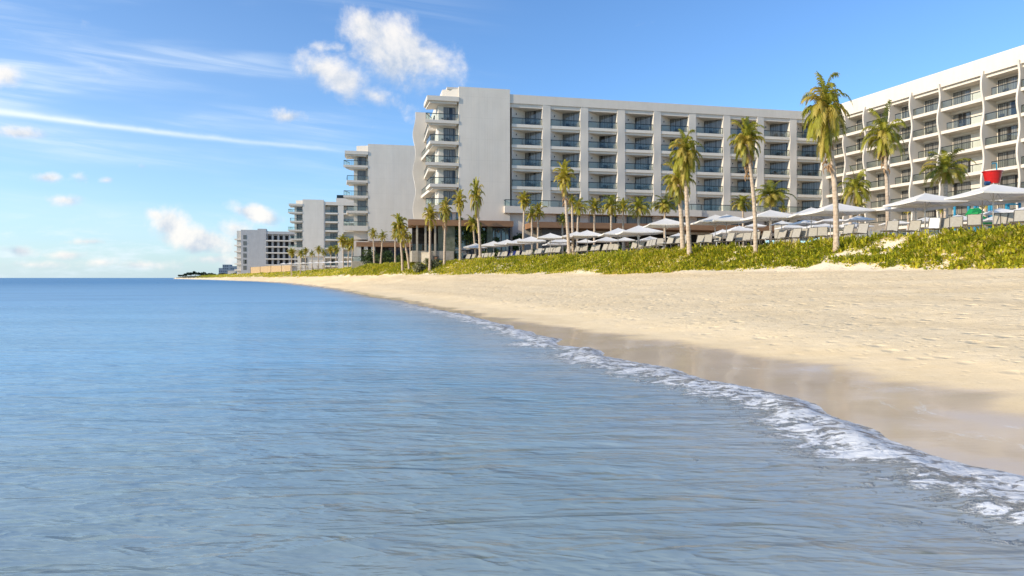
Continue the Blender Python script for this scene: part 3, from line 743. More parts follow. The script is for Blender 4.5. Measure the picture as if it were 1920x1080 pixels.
def trunk_mesh(h, lean, bend, r0, r1, seed):
    rg=random.Random(seed); n=max(14,int(h*5)); pts=[];rad=[]
    for i in range(n+1):
        t=i/n
        pts.append(Vector((lean[0]*t+bend[0]*math.sin(PI*t),lean[1]*t+bend[1]*math.sin(PI*t),h*t-.25*(1-t))))
        rad.append((r0+(r1-r0)*t**.8+(.10*r0/.2)*math.exp(-t*h/.45))*(1+.05*(-1)**i+rg.uniform(-.03,.03)))
    mb=MB(); mb.tube(pts,rad,10); return mb.mesh('trunk',M_TRUNK,True),pts[-1]
PALM_SPOTS=[]
CBOX={}
for k_,me_ in CR.items():
    n_=len(me_.vertices); cc=np.zeros(n_*3,np.float32); me_.vertices.foreach_get('co',cc); cc=cc.reshape(-1,3)
    CBOX[k_]=(np.percentile(cc[:,2],1.5),np.percentile(cc[:,2],99.3),np.percentile(np.hypot(cc[:,0],cc[:,1]),95))
def palm(xb, Y, xt, ytop, ycrown, kind, label, r=.19, bend=0., w=None, group='palm trees round the hotel', husk=False):
    """xb: trunk base column, xt: crown column, ytop / ycrown: top and bottom of the crown, w: its width (photo pixels at depth Y)"""
    X=(xb-960)/FPX*Y; z0=gz(X,Y)-.08; sd=len(PALM_SPOTS)+3; PALM_SPOTS.append((X,Y,xb))
    key=kind+str(sd%2); zl,zh,rr_=CBOX[key]
    ch=(ycrown-ytop)/FPX*Y; sz=ch/(zh-zl); w=w or (ycrown-ytop)*.95; sx=w*.5/FPX*Y/rr_*1.0
    zt=HC+(521-ycrown)/FPX*Y-zl*sz; h=max(zt-z0,1.2); Xt=(xt-960)/FPX*Y
    t=thing('palm_tree',label,'palm tree',(X,Y,z0),0,group)
    tm,top=trunk_mesh(h,(Xt-X,random.uniform(-.3,.3)),(bend,0),r,r*.72,sd)
    put('trunk',tm,t)
    c=put('crown',CR[key],t,top,random.uniform(0,6.28)); c.scale=(sx,sx,sz)
    if husk:
        m=MB(); rg=random.Random(sd); low=-(zt-(HC+(521-ycrown)/FPX*Y))
        for k in range(20):
            a=rg.uniform(0,6.28); z=low+rg.uniform(-1.1,.7)*min(1,ch/3); wd=rg.uniform(.06,.12); rr=r*.8+.02; ln=rg.uniform(.3,.7)
            ca,sa=math.cos(a),math.sin(a); o=Vector((ca,sa,0)); q=Vector((-sa,ca,0)); f_=max(.3,1+z/h); b0=Vector((top.x*f_,top.y*f_,top.z+z))
            m.tube([b0+o*rr*.6,b0+o*(rr+.04)+Vector((0,0,.25*ln)),b0+o*(rr+.12+.08*rg.random())+Vector((0,0,-.1*ln))+q*wd*.6,b0+o*(rr+.13)+Vector((0,0,-.6*ln))+q*wd],[wd*.9,wd*.8,wd*.5,.015],5)
        m.build('husk',M_HUSK,t)
    return t
palm(1568,43.5,1546,142,292,'shaggy','tallest palm with a shaggy yellowing crown and peeling husk on its thick trunk',.19,.25,husk=True,w=76)
palm(1417,50,1402,222,306,'plume','slim palm with a curved pale trunk and green plume crown, standing alone',.165,.2,husk=True,w=60)
palm(1294,55,1285,246,342,'shaggy','tall palm with golden crown and smooth pale trunk, front one of a close pair',.20,-.05,w=56)
palm(1281,57.5,1271,304,382,'plume','palm with a thick banded trunk and hanging crown, rear one of a close pair',.22,.05,w=56)
palm(1068,76,1058,303,366,'plume','palm with a pale leaning trunk and upright shaggy crown, standing taller than those beside it',.20,.0,husk=True,w=36)
palm(901,95,893,336,408,'plume','tallest palm before the restaurant, with a narrow golden plume crown',.21,.1,w=26)
palm(863,97,862,357,404,'plume','straight palm with a dark green bunched crown before the restaurant',.20,0,w=24)
palm(833,99,835,372,420,'plume','palm with brown husk under a yellow green crown, second along the restaurant front',.20,0,husk=True,w=24)
palm(806,100,806,382,430,'plume','palm with a green tuft crown before the restaurant corner, nearest the retaining wall',.21,0,w=27)
palm(755,108,748,402,452,'plume','dark crowned palm leaning left on the grassy mound, left one of a leaning pair',.20,.1,w=30)
palm(768,107,757,424,462,'plume','dark crowned palm leaning left on the grassy mound, right one of a leaning pair',.19,.1,w=22)
palm(893,106,887,400,434,'young','short palm with a yellow crown beneath the tallest palm before the restaurant',.17,0)
palm(702,138,700,428,448,'young','small green palm in front of the second hotel block',.17,0)
palm(713,136,718,432,452,'young','small yellow palm with one upright frond in front of the second hotel block',.17,0)
palm(741,128,741,430,450,'young','small palm half hidden behind the leaning pair on the mound',.16,0)
palm(770,118,769,436,455,'young','small bright green palm at the foot of the restaurant terrace',.15,0)
for (xb,xt,yt,yc,lab,Y) in [(644,643,440,464,'palm with a dark bunched crown, front one of the cluster beside the mound',190),(652,654,447,470,'palm with a yellow green crown in the cluster beside the mound',196),
    (659,661,446,468,'palm at the mound side of the cluster, its crown dark brown green',194),(665,666,461,473,'short palm nearest the mound in the cluster before the third block',198),
    (547,547,465,482,'palm with yellow lower fronds, seaward end of the row before the third hotel block',232),(563,565,466,484,'broad crowned palm, second from the seaward end of the distant row',228),
    (572,573,464,477,'slim palm with a small crown, third from the seaward end of the distant row',230),(585,585,469,482,'shortest palm in the distant row before the third block, with a round crown',226),
    (597,597,461,476,'straight palm with an upright crown in the middle of the distant row',224),(608,607,466,480,'palm with a spreading crown right of the middle of the distant row',222),
    (620,620,461,477,'palm before the second balcony stack of the third block',218),(630,630,460,477,'golden palm at the landward end of the distant row before the third block',214)]:
    palm(xb,Y,xt,yt,yc,'plume' if yt<466 else 'young',lab,.19,0)
for (xb,xt,yt,yc,Y,kd,lab) in [(980,983,360,394,93,'plume','palm with upright yellow green plume, left of the second timber canopy'),
    (998,997,386,416,96,'young','lower green palm beside the canopy end, left one of two touching crowns'),(1008,1009,381,412,97,'young','darker palm beside the canopy end, right one of two touching crowns'),
    (1055,1055,400,422,98,'young','small palm with one long stray frond before the orange canopy'),(1075,1072,366,388,80,'young','thin palm close behind the tall leaning trunk'),
    (1081,1084,373,404,90,'wide','dark bushy palm right of the tall leaning trunk'),(1114,1115,372,402,92,'young','palm standing alone before the canopy between the bushy palms'),
    (1146,1146,366,404,90,'wide','broad palm with splayed green fronds, left one of a pair before the windows'),(1168,1168,372,402,94,'young','slender brownish palm, right one of a pair before the windows'),
    (1197,1197,370,408,80,'wide','bright green palm standing in line with a parasol pole'),(1246,1246,366,400,84,'wide','palm with arching yellow fronds above the widest middle parasol'),
    (1394,1392,366,396,92,'wide','yellow palm with hanging fronds behind the slim curved palm'),(1445,1447,340,386,74,'wide','golden broad crowned palm right of the slim curved palm'),
    (1468,1468,382,400,90,'young','small dark palm behind the parasols below the golden crown')]:
    palm(xb,Y,xt,yt,yc,kd,lab,.17,0,w={1084: 42, 1115: 32, 1146: 44, 1197: 48, 1246: 54, 1392: 46, 1447: 72, 983: 26}.get(xt))
palm(1665,54,1655,203,298,'wide','palm with a full green and yellow crown before the bright wing, straight slender trunk',.175,.1,husk=True,w=72)
palm(1774,57,1776,283,346,'wide','palm with a dark green mop crown beside the red bucket',.20,0,w=82)
palm(1590,62,1602,318,386,'wide','medium palm with hanging fronds just right of the tallest palm',.19,-.1,w=56)
palm(1611,84,1611,366,396,'young','low yellow palm tucked against the bright wing',.15,0)
palm(1704,82,1704,386,402,'young','small palm seen beneath the double parasol, against ground floor windows',.15,0)
palm(1764,84,1764,382,402,'young','small pale palm between the double parasol and the blue frame',.15,0)
palm(1845,80,1845,372,392,'young','small palm among the posts of the splash playground',.15,0)

# ---------------------------------------------------------------- shrubs and hedges
def leaf_cloud(rg, n, cx,cy,cz, rx,ry,rz, size):
    d=rg.normal(size=(n,3)); d/=np.linalg.norm(d,axis=1)[:,None]
    r=(rg.random(n)**.45)[:,None]*(.75+.35*rg.random(n))[:,None]
    c=np.array([cx,cy,cz])+d*r*np.array([rx,ry,rz])
    a=rg.normal(size=(n,3)); a/=np.linalg.norm(a,axis=1)[:,None]; b=np.cross(a,rg.normal(size=(n,3))); b/=np.linalg.norm(b,axis=1)[:,None]
    s=(size*(.6+.8*rg.random(n)))[:,None]
    V=np.stack([c-a*s,c+b*s*.45,c+a*s,c-b*s*.45],1).reshape(-1,3)
    F=np.arange(4*n).reshape(-1,4); return V,F
M_SHRUB=leaf_mat('shrub_leaves',(.020,.045,.012),(.065,.105,.022),(.16,.15,.05),.2)
M_PALE=leaf_mat('pale_shrub_leaves',(.09,.11,.05),(.22,.22,.10),(.42,.36,.22),.2)
M_STEM=plain('woody_stem',(.12,.085,.05),.9)
def shrub(x,y_base,Y,w,h,label,mat=None,n=700,size=.16,name='shrub',group='shrubs round the hotel terrace',seed=0,cat='shrub'):
    X=(x-960)/FPX*Y; z=gz(X,Y)-.1 if y_base is None else HC+(521-y_base)/FPX*Y
    rg=np.random.default_rng(100+seed+int(x)); t=thing(name,label,cat,(X,Y,z),0,group)
    W=w/FPX*Y; H=h/FPX*Y; Vs=[];Fs=[];k=0; m=max(3,int(W/H*3))
    tone=[]
    for i in range(m*2):
        fx=(rg.random()-.5)*W*.8; fh=rg.uniform(.45,.95)*H; rr=rg.uniform(.22,.36)*min(H,W)
        V,F=leaf_cloud(rg,max(30,n//(2*m)),fx,rg.uniform(-.4,.4),fh-rr*.6,rr*1.2,rr,rr,size); Vs.append(V);Fs.append(F+k);k+=len(V)
        tone.append(np.repeat(np.clip(rg.random()*.5+.4*rg.random(len(F)),0,1),4))
    V,F=leaf_cloud(rg,n//2,0,0,H*.35,W*.5,.6,H*.38,size); Vs.append(V);Fs.append(F+k); tone.append(np.repeat(rg.random(len(F))*.7,4))
    me=np_mesh('foliage',np.concatenate(Vs),np.concatenate(Fs),None,mat or M_SHRUB,{'tone':np.concatenate(tone)}); put('foliage',me,t)
    mb=MB()
    for i in range(max(3,m)):
        fx=(i/(max(3,m)-1)-.5)*W*.6; mb.tube([(fx*.5,0,0),(fx*.8,.05,H*.3),(fx,0,H*.62)],[.05,.035,.015],5)
    mb.build('stem',M_STEM,t); return t
SHR=[(693,None,142,30,36,'leafy bush at the left end of the second block terrace',None),(722,None,139,30,30,'dark bush under the yellow palm before the second block',None),
 (752,None,131,24,30,'green bush behind the leaning palms',None),(788,None,102.5,26,24,'low pale bush on the slope under the retaining wall',M_PALE),(812,None,100.5,30,20,'pale dry bush in front of the retaining wall corner',M_PALE),
 (845,None,108,30,26,'olive green bush between two restaurant palms',None),(880,None,109.5,34,30,'dark green hedge clump behind the first two parasols',None),(920,None,108.5,36,26,'dark hedge clump under the blue restaurant glass',None),
 (860,422+42,107.9,20,62,'climbing plant covering the restaurant front near the dark crowned palm',None),(880,424+38,107.9,26,56,'climbing plant with pale leaf tips behind the yellow short palm',None),(903,466,107.7,14,54,'climbing plant on the narrow stone pier',None),
 (930,462,109.6,16,26,'potted bush standing before the blue restaurant glass',None),(967,None,110.5,22,58,'thin dark tree against the white wall between the canopies',None),
 (1015,None,104,44,34,'dark hedge behind the parasols, below the roller shutter',None),(1060,None,104,44,30,'dark hedge behind the tall leaning palm',None),(1105,None,102,44,30,'dark hedge clump between slender parasol poles',None),
 (1150,None,101,44,32,'dark hedge behind the pair of palms before the windows',None),(1190,None,98,40,40,'dark green bush beside the bright green palm',None),(1235,None,96,40,26,'dark hedge behind the widest middle parasol',None),
 (1690,None,88,40,44,'yellow green shrub seen beneath the double parasol',M_PALE),(1625,None,92,28,50,'green shrub against the bright wing behind the medium palm',None),(1735,None,88,40,40,'shrub with reddish dry leaves beneath the double parasol',None),
 (1500,None,100,36,44,'green bushes by the corner of the two wings',None)]
for i,(x,yb,Y,w,h,lab,mt) in enumerate(SHR): shrub(x,yb,Y,w,h,lab,mt,1000,.17,seed=i)

# ---------------------------------------------------------------- dune plants: uncountable ground cover, one object
M_DUNE=leaf_mat('dune_leaves',(.26,.295,.018),(.70,.63,.04),(.80,.62,.22),.48)
def ground_cover():
    rg=np.random.default_rng(77); VV=[];F4=[];F3=[];TT=[];off=0
    def blades(n,Y0,Y1,per,hmin,hmax,wid,thr,clump):
        nonlocal off
        Y=rg.uniform(Y0,Y1,n); t=rg.uniform(-.22,1.25,n)
        xf=np.interp(Y,FTY,FTX); xc=np.interp(Y,CRY,CRX); X=xf+t*(xc-xf)
        tt=dune_t(X,Y)
        pn=fbm(X*.55,Y*.55,3,51); big=fbm(X*.16,Y*.16,3,52)
        p=smooth01((tt-.10+(big-.5)*.7*np.clip(1.-tt*1.5,0,1)+(pn-.5)*.25*np.clip(1.-tt*1.5,0,1))/.22)*smooth01((1.08-tt)/.15)*smooth01((pn-thr)/.14)
        far=np.clip((Y-60)/40,0,1); p=np.maximum(p,far*smooth01((tt-.02+(big-.5)*.5)/.22)*smooth01((1.08-tt)/.2)*.8)
        ok=rg.random(n)<p; X=X[ok];Y=Y[ok];tt=tt[ok];pn=pn[ok];m=len(X)
        Z=ground_z(X,Y)-.04
        rep=per
        X=np.repeat(X,rep)+rg.normal(0,clump,m*rep);Y=np.repeat(Y,rep)+rg.normal(0,clump,m*rep);Z=np.repeat(Z,rep);tt=np.repeat(tt,rep);base=np.repeat(rg.random(m),rep)
        N=m*rep; az=rg.uniform(0,2*PI,N); el=rg.uniform(.45,1.45,N); h=rg.uniform(hmin,hmax,N)*(.75+.5*np.clip(tt,0,1))*np.repeat(rg.uniform(.55,1.15,m),rep)
        d=np.stack([np.cos(az)*np.cos(el),np.sin(az)*np.cos(el),np.sin(el)],1); sd=np.stack([-np.sin(az),np.cos(az),np.zeros(N)],1)*(wid*rg.uniform(.6,1.3,N))[:,None]
        p0=np.stack([X,Y,Z],1); p1=p0+d*(h*.55)[:,None]; p2=p1+(d*.8+np.stack([np.cos(az)*.35,np.sin(az)*.35,-rg.uniform(.1,.9,N)],1))*(h*.45)[:,None]
        V=np.stack([p0-sd*.6,p0+sd*.6,p1-sd,p1+sd,p2],1).reshape(-1,3); i=np.arange(N)*5+off
        F4.append(np.stack([i,i+1,i+3,i+2],1)); F3.append(np.stack([i+2,i+3,i+4],1)); VV.append(V); off+=5*N
        tone=np.clip(.02+base*.70+(np.repeat(big[ok],rep)-.5)*.5+rg.normal(0,.12,N)+np.where(rg.random(N)<.10,.4,0),0,1); TT.append(np.repeat(tone,5))
    blades(9500,14,62,9,.32,.72,.040,.24,.07)      # strap leaved tufts
    blades(20000,14,75,5,.14,.32,.055,.20,.19)     # low broad leaves
    blades(20000,58,140,5,.28,.62,.045,.05,.12)
    blades(9000,140,330,5,.35,.75,.085,.0,.3)
    blades(3500,320,700,5,.5,1.1,.16,.0,.6)
    V=np.concatenate(VV)
    return np_mesh('dune_plants',V,np.concatenate(F4),np.concatenate(F3),M_DUNE,{'tone':np.concatenate(TT)})
tag(put('dune_plants',ground_cover()),kind='stuff')
# ---------------------------------------------------------------- parasols
M_CANVAS,nt,b=new_mat('parasol_canvas'); P=coords(nt)
setin(nt,b,'Base Color',mixc(nt,noise(nt,P,2.2,4).step(.3,.7),(.90,.86,.80),(.86,.82,.76))); setin(nt,b,'Roughness',.85); setin(nt,b,'Specular IOR Level',.1)
tl=nt.nodes.new('ShaderNodeBsdfTranslucent'); tl.inputs[0].default_value=(.72,.66,.58,1); mx=nt.nodes.new('ShaderNodeMixShader'); mx.inputs[0].default_value=.22
nt.links.new(b.outputs[0],mx.inputs[1]); nt.links.new(tl.outputs[0],mx.inputs[2]); nt.links.new(mx.outputs[0],nt.nodes['Material Output'].inputs[0])
M_POLE=plain('parasol_pole',(.62,.58,.54),.4,.3)
M_BASE=plain('parasol_base',(.42,.40,.37),.8)
def parasol_proto():
    t=thing('parasol','','parasol'); S=.5; H=1.0   # unit: 1 m wide canopy, pole 2.6
    n=8; V=[];F=[]; ring=[]
    for j in range(n+1):
        r=j/n; row=[]
        for k in range(32):
            q=k/8; c=int(q)%4; f=q-int(q); cs=[(-1,-1),(1,-1),(1,1),(-1,1)]; p=cs[c]; p2=cs[(c+1)%4]
            x=(p[0]+(p2[0]-p[0])*f)*S*r; y=(p[1]+(p2[1]-p[1])*f)*S*r
            sag=-.016*math.sin(PI*f)*r; z=-.178*r+.03*r*(1-r)*-1+sag
            row.append(len(V)); V.append((x,y,z))
        ring.append(row)
    for j in range(n):
        for k in range(32):
            if j==0: F.append((ring[0][0],ring[1][k],ring[1][(k+1)%32]))
            else: F.append((ring[j][k],ring[j+1][k],ring[j+1][(k+1)%32],ring[j][(k+1)%32]))
    m=len(V); 
    for k in range(32):
        p=V[ring[n][k]]; V.append((p[0]*1.002,p[1]*1.002,p[2]-.028))
    for k in range(32): F.append((ring[n][k],m+k,m+(k+1)%32,ring[n][(k+1)%32]))
    return V,F
PV,PF=parasol_proto(); bpy.data.objects.remove(bpy.data.objects['parasol'])
CANO={}
def parasol(x,ytip,w,label,zb=TZ,H=2.62,rot=0.,group='white parasols on the hotel terrace',Y=None,parts=True):
    Y=Y or FPX*(zb+H-HC)/(521-ytip)
    X=(x-960)/FPX*Y; th=abs(math.atan2(X,Y)-rot); side=w/FPX*Y/(abs(math.cos(th))+abs(math.sin(th)))
    z0=(TZ-.11 if Y<125 else min(gz(X,Y),zb)-.05)
    t=thing('parasol',label,'parasol',(X,Y,z0),rot,group); top=zb+H-z0
    key=round(side*5)/5
    if key not in CANO:
        mb=MB(); mb.add([(a*key,b_*key,c*key) for a,b_,c in PV],PF); cm=mb.mesh('canopy',M_CANVAS)
        r=MB()
        for sx,sy in ((-1,-1),(1,-1),(1,1),(-1,1)):
            r.bar((0,0,-.055*key),(sx*.485*key,sy*.485*key,-.205*key),.013)
            r.bar((0,0,-.30*key),(sx*.25*key,sy*.25*key,-.135*key),.011)
        CANO[key]=(cm,r.mesh('rib',M_POLE))
    cm,rm=CANO[key]
    put('canopy',cm,t,(0,0,top)); 
    if parts: put('rib',rm,t,(0,0,top-.01))
    MB().tube([(0,0,.09),(0,0,top-.03)],.034,8).tube([(0,0,top-.04),(0,0,top+.06)],.02,6).build('pole',M_POLE,t,True)
    if parts: MB().box(-.28,.28,-.28,.28,0,.088).build('base',M_BASE,t)
    return Vector((X,Y,z0))
FRONT=[(861,459,46,'white parasol on the terrace end, farthest along the front row, behind the dark crowned palm'),(892,456,46,'white parasol partly behind the tallest restaurant palm trunk, second along the front row'),
 (925.6,452,48,'white parasol on a thick pole just right of the tallest restaurant palm'),(951,449,48,'white parasol beside the first blue towel lounger'),(974,447,52,'white parasol overlapping the next two, standing by the last blue towel'),
 (996,443,54,'white parasol before the upright yellow palm'),(1032,437,54,'white parasol left of the tall leaning palm trunk'),(1050,446,44,'white parasol close behind the tall leaning palm, low canopy'),
 (1080.6,434,62,'white parasol just right of the tall leaning palm trunk'),(1101,431.5,66,'white parasol rising behind another, left of the broad palm pair'),(1159,427.5,72,'white parasol with a thin pole before the pair of palms'),
 (1197.5,422.5,84,'shaded greyish parasol in line with the bright green palm'),(1247.5,409,86,'wide white parasol left of the close pair of tall palms'),(1341,402.6,96,'white parasol right of the close palm pair, front one of two overlapping'),
 (1362,402,86,'white parasol right of the close palm pair, rear one of two overlapping'),(1444,393.4,104,'wide white parasol right of the slim curved palm'),(1521,389,118,'white parasol left of the tallest palm, behind the largest canopy'),
 (1567,380,124,'white parasol whose middle is crossed by the tallest palm trunk'),(1734.4,362,138,'large white parasol with grey pole, front one of the double pair'),(1717,371,130,'white parasol mostly hidden, rear one of the double pair'),
 (1862.4,344.8,160,'largest white parasol, nearest of all, below the red bucket'),(1842,360,132,'white parasol showing just beneath the largest canopy'),(1948,350,150,'white parasol cut by the picture edge beside the largest canopy')]
for i,a in enumerate(FRONT): parasol(*a,rot=random.uniform(-.06,.06))
BACK=[(1041,451,44,'low flat parasol behind the leaning palm, back row'),(1097.5,448,41,'small white parasol by the hedge, left one in the back row before the dark canopy'),(1137,443.6,46,'small white parasol in the back row below a front row pole'),
 (1171.6,444.5,44,'small white parasol in the back row below the shaded greyish one'),(1219,443,44,'small white parasol in the back row left of the wide middle parasol pole'),(1272.5,437,44,'small white parasol peeping out left of the close palm pair'),
 (1355,430,92,'grey shaded low parasol, first of three stepping down behind thin poles'),(1379,425,84,'grey shaded low parasol, second of three stepping down behind thin poles'),(1386,423.5,66,'grey shaded low parasol, third of three, left of the slim curved trunk'),
 (1414.7,418,50,'greyish parasol cut by the slim curved palm trunk'),(1465.6,414,46,'small bright parasol behind the wide parasol pole'),(1482,419.5,56,'small bright parasol before the pale stone bar'),
 (1513,410.5,56,'small parasol in the back row left of the tallest palm'),(1537,416.7,70,'lower parasol in the back row left of the tallest palm'),(1557,407,62,'small parasol touching the tallest palm trunk'),
 (1597,415.5,66,'small bright parasol between the tallest palm and medium palm'),(1608,404.5,60,'bluish white parasol behind the medium palm trunk'),(1677,411.7,62,'small parasol crossed by the straight slender palm'),
 (1735.6,407,64,'small parasol behind the grey pole of the double pair'),(1795.6,402.8,76,'small parasol crossed by the mop crowned palm trunk'),(1874,390,74,'parasol before the blue playground posts'),
 (1864,405,62,'lowest small parasol beside the green slide'),(1926,386,84,'parasol at the picture edge behind the loungers')]
for i,a in enumerate(BACK): parasol(*a,zb=TZ+.25,H=2.2,rot=random.uniform(-.2,.2),group='smaller parasols in the back row',parts=False)
for k in range(11):
    x=532+k*12.4; Y=236-k*3.2
    parasol(x,499.5-k*.55,14+k*.5,['tiny white parasol at the seaward end of the distant beach club row','tiny white parasol between palms of the distant beach club row','tiny white parasol beside the mound, landward end of the distant row'][0 if k==0 else (2 if k==10 else 1)],zb=TZ,H=2.5,Y=Y,group='parasols before the third block',parts=False)

# ---------------------------------------------------------------- loungers
M_SLING=plain('lounger_sling',(.38,.35,.295),.8,c2=(.33,.30,.25),scale=8)
M_LFR=plain('lounger_frame',(.13,.12,.11),.5,.4)
lng=thing('sun_lounger','','sun lounger')
REC=math.radians(62)
bk=MB(); c,s_=math.cos(REC),math.sin(REC)
Mb=Matrix.Translation((0,.55,.36))@Matrix.Rotation(REC,4,'X')
bk.box(-.31,.31,0,.80,-.012,.012,Mb); bk.build('backrest',M_SLING,lng)
MB().box(-.31,.31,-.85,.54,.345,.37).build('seat',M_SLING,lng)
fr=MB()
for sx in (-.335,.335):
    fr.bar((sx,-.88,.355),(sx,.6,.355),.022); fr.bar((sx,.55,.36),(sx,.55+.82*c,.36+.82*s_),.022)
fr.bar((-.335,.55+.82*c,.36+.82*s_),(.335,.55+.82*c,.36+.82*s_),.02); fr.bar((-.335,-.88,.355),(.335,-.88,.355),.022); fr.bar((-.3,.75,.05),(-.3,.55+.5*c,.36+.5*s_),.016); fr.bar((.3,.75,.05),(.3,.55+.5*c,.36+.5*s_),.016)
fr.build('frame',M_LFR,lng)
for sx in (-.335,.335):
    for yy in (-.75,.62): MB().bar((sx,yy,0),(sx,yy,.35),.022).build('leg',M_LFR,lng)
RX=[800,861,892,926,951,974,996,1032,1080,1101,1159,1197,1247,1341,1444,1521,1567,1734,1862,1950]
RY=[112,107,103,97,93,91,86,80.5,77.5,75.5,72,68,60,56.5,52.5,49,46.5,42,37.6,36]
LX=[869,873.6,881.6,893,896.5,906,913,917.5,931,936,941.5,947.5,955.6,959.8,964.5,971,976.5,982,987,1000,1005,1010,1018.5,1025,1035,1040,1060,1074,1084,1091.5,1103,1113.5,1125.6,1130,1140.6,1149,
 1181.6,1188,1194.5,1209,1216,1223.5,1233,1247,1261,1273,1306,1323,1338,1359,1376,1394,1412,1427,1456,1469,1483,1498,1520,1540,1582,1609,1668,1707,1746,1769,1792,1827,1867,1890,1912]
MARKS=[(833,'the palm with brown husk'),(863,'the dark crowned restaurant palm'),(901,'the tallest restaurant palm'),(951,'the parasol by the first blue towel'),(996,'the upright yellow palm'),(1032,'the parasol left of the leaning trunk'),(1068,'the tall leaning palm'),(1115,'the lone canopy palm'),(1159,'the parasol before the palm pair'),(1197,'the bright green palm'),(1247,'the wide middle parasol'),(1294,'the close palm pair'),(1341,'the overlapping parasols'),(1417,'the slim curved palm'),(1444,'the parasol past the curved palm'),(1521,'the parasol before the tallest palm'),(1568,'the tallest palm'),(1665,'the straight slender palm'),(1734,'the double parasol'),(1774,'the mop crowned palm'),(1862,'the largest parasol')]
ORD=['first','second','third','fourth','fifth','sixth','seventh','eighth']
cnt={}
towel_at={947.5:'first',959.8:'second',971:'third'}
M_BLUE=plain('blue_towel',(.010,.022,.16),.9,c2=(.008,.016,.11)); M_WHITE=plain('white_towel',(.72,.71,.69),.9)
for i,x in enumerate(LX):
    mk=max([m for m in MARKS if m[0]<=x],key=lambda m:m[0]); cnt[mk[0]]=cnt.get(mk[0],0)+1; o_=ORD[cnt[mk[0]]-1]
    Y=float(np.interp(x,RX,RY))+random.uniform(-.5,.9); X=(x-960)/FPX*Y
    o=lng if i==0 else copy_tree(lng)
    o.location=(X,Y,TZ-.105); o.rotation_euler=(0,0,-.72+random.uniform(-.22,.22))
    lab=f'grey sling lounger, {o_} one to the right of {mk[1]}'
    if x==1746: lab='grey sling lounger with a white towel over it, right of the double parasol'
    tag(o,lab,'sun lounger','grey sun loungers on the terrace')
    if x in towel_at or x in (1746,):
        tw=MB(); Mt=o.matrix_basis@Matrix.Translation((0,.55,.36))@Matrix.Rotation(REC,4,'X')
        tw.box(-.27,.27,.02,.83,.018,.045,Mt); tw.box(-.27,.27,.80,.835,-.06,.016,Mt); 
        Ms=o.matrix_basis; tw.box(-.30,.30,-.25,.56,.374,.40,Ms)
        tag(tw.build('towel',M_WHITE if x==1746 else M_BLUE),f'white towel draped over a lounger back near the double parasol' if x==1746 else f'{towel_at[x]} dark blue towel from the sea end, draped over a lounger','towel')
# little white side tables and rolled towels between the loungers
for k,x in enumerate((1067,1119,1245,1314,1344,1435,1575)):
    Y=float(np.interp(x,RX,RY))-.6; X=(x-960)/FPX*Y; z=TZ-.105
    t=thing('side_table',f'small white drinks table just right of {max([m for m in MARKS if m[0]<=x])[1]}','side table',(X,Y,z),0,'white side tables')
    MB().tube([(0,0,.44),(0,0,.47)],.23,14).build('table_top',M_WHITE,t); MB().tube([(0,0,.02),(0,0,.44)],.03,8).build('leg',M_WHITE,t); MB().tube([(0,0,0),(0,0,.02)],.17,12).build('base',M_WHITE,t)
for k,x in enumerate((560,571,581,592,601,611,618,627)):
    Y=214; X=(x-960)/FPX*Y; o=copy_tree(lng); o.location=(X,Y,max(gz(X,Y),TZ-.2)); o.rotation_euler=(0,0,2.0+.2*(k%3)); o.scale=(1.25,1.25,1.25)
    tag(o,'pale lounger in the distant row under the tiny parasols of the third block','sun lounger','distant loungers before the third block')

# ---------------------------------------------------------------- splash playground
M_PBLUE=plain('playground_blue',(.02,.26,.42),.35,spec=.5); M_PNAVY=plain('playground_navy',(.02,.07,.17),.4); M_RED=plain('bucket_red',(.55,.012,.010),.22,spec=.6,c2=(.46,.01,.01)); M_GREEN=plain('slide_green',(.012,.30,.07),.28,spec=.6)
PGY=63.
def pg(x,y,dy=0): p=PX(x,y,PGY+dy); return p-PG0
PG0=PX(1850,446,PGY); PG0.z=TZ
play=thing('splash_playground','colourful water playground with a red tipping bucket, blue posts and green slide','playground',PG0)
b_=MB(); c=pg(1861,346); r0,r1=.56,.78; zb_,zt_=c.z+.06,c.z+1.22
n=28; vs=[];fs=[]
for (r,z) in ((r0*.15,zb_),(r0,zb_),(r1,zt_),(r1+.06,zt_),(r1+.06,zt_-.07),(r1-.03,zt_-.02),(r0-.06,zb_+.08),(.05,zb_+.08)):
    for k in range(n): vs.append((c.x+r*math.cos(2*PI*k/n),c.y+r*math.sin(2*PI*k/n),z))
for j in range(7):
    for k in range(n): fs.append((j*n+k,j*n+(k+1)%n,(j+1)*n+(k+1)%n,(j+1)*n+k))
b_.add(vs,fs); bo=b_.build('bucket',M_RED,play)
MB().tube([(c.x+.38,c.y,zt_),(c.x+.38,c.y,zt_+.62),(c.x+.36,c.y,zt_+.74),(c.x+.1,c.y,zt_+.76),(c.x-.05,c.y,zt_+.68)],.055,8).build('handle',M_PBLUE,bo)
MB().tube([(c.x-.9,c.y-.3,zb_+.02),(c.x-.55,c.y-.35,zb_+.02)],.2,10).build('hinge',M_PNAVY,bo)
for k,(x,yt,dy) in enumerate([(1790,378,0),(1816,378,1.),(1828,380,2.5),(1833,380,2.5),(1855,376,0),(1860,376,1.2),(1887,374,0),(1891,376,1.2),(1912,372,2)]):
    p=pg(x,yt,dy); MB().tube([(p.x,p.y,-.1),(p.x,p.y,p.z)],.105,10).build('post',M_PBLUE,play)
for (x0,x1,y) in ((1781,1792,381),(1810,1820,381),(1853,1890,380),(1886,1914,383)):
    p,q=pg(x0,y,-.15),pg(x1,y,-.15); MB().bar(p,q,.07,8).build('beam',M_PBLUE,play)
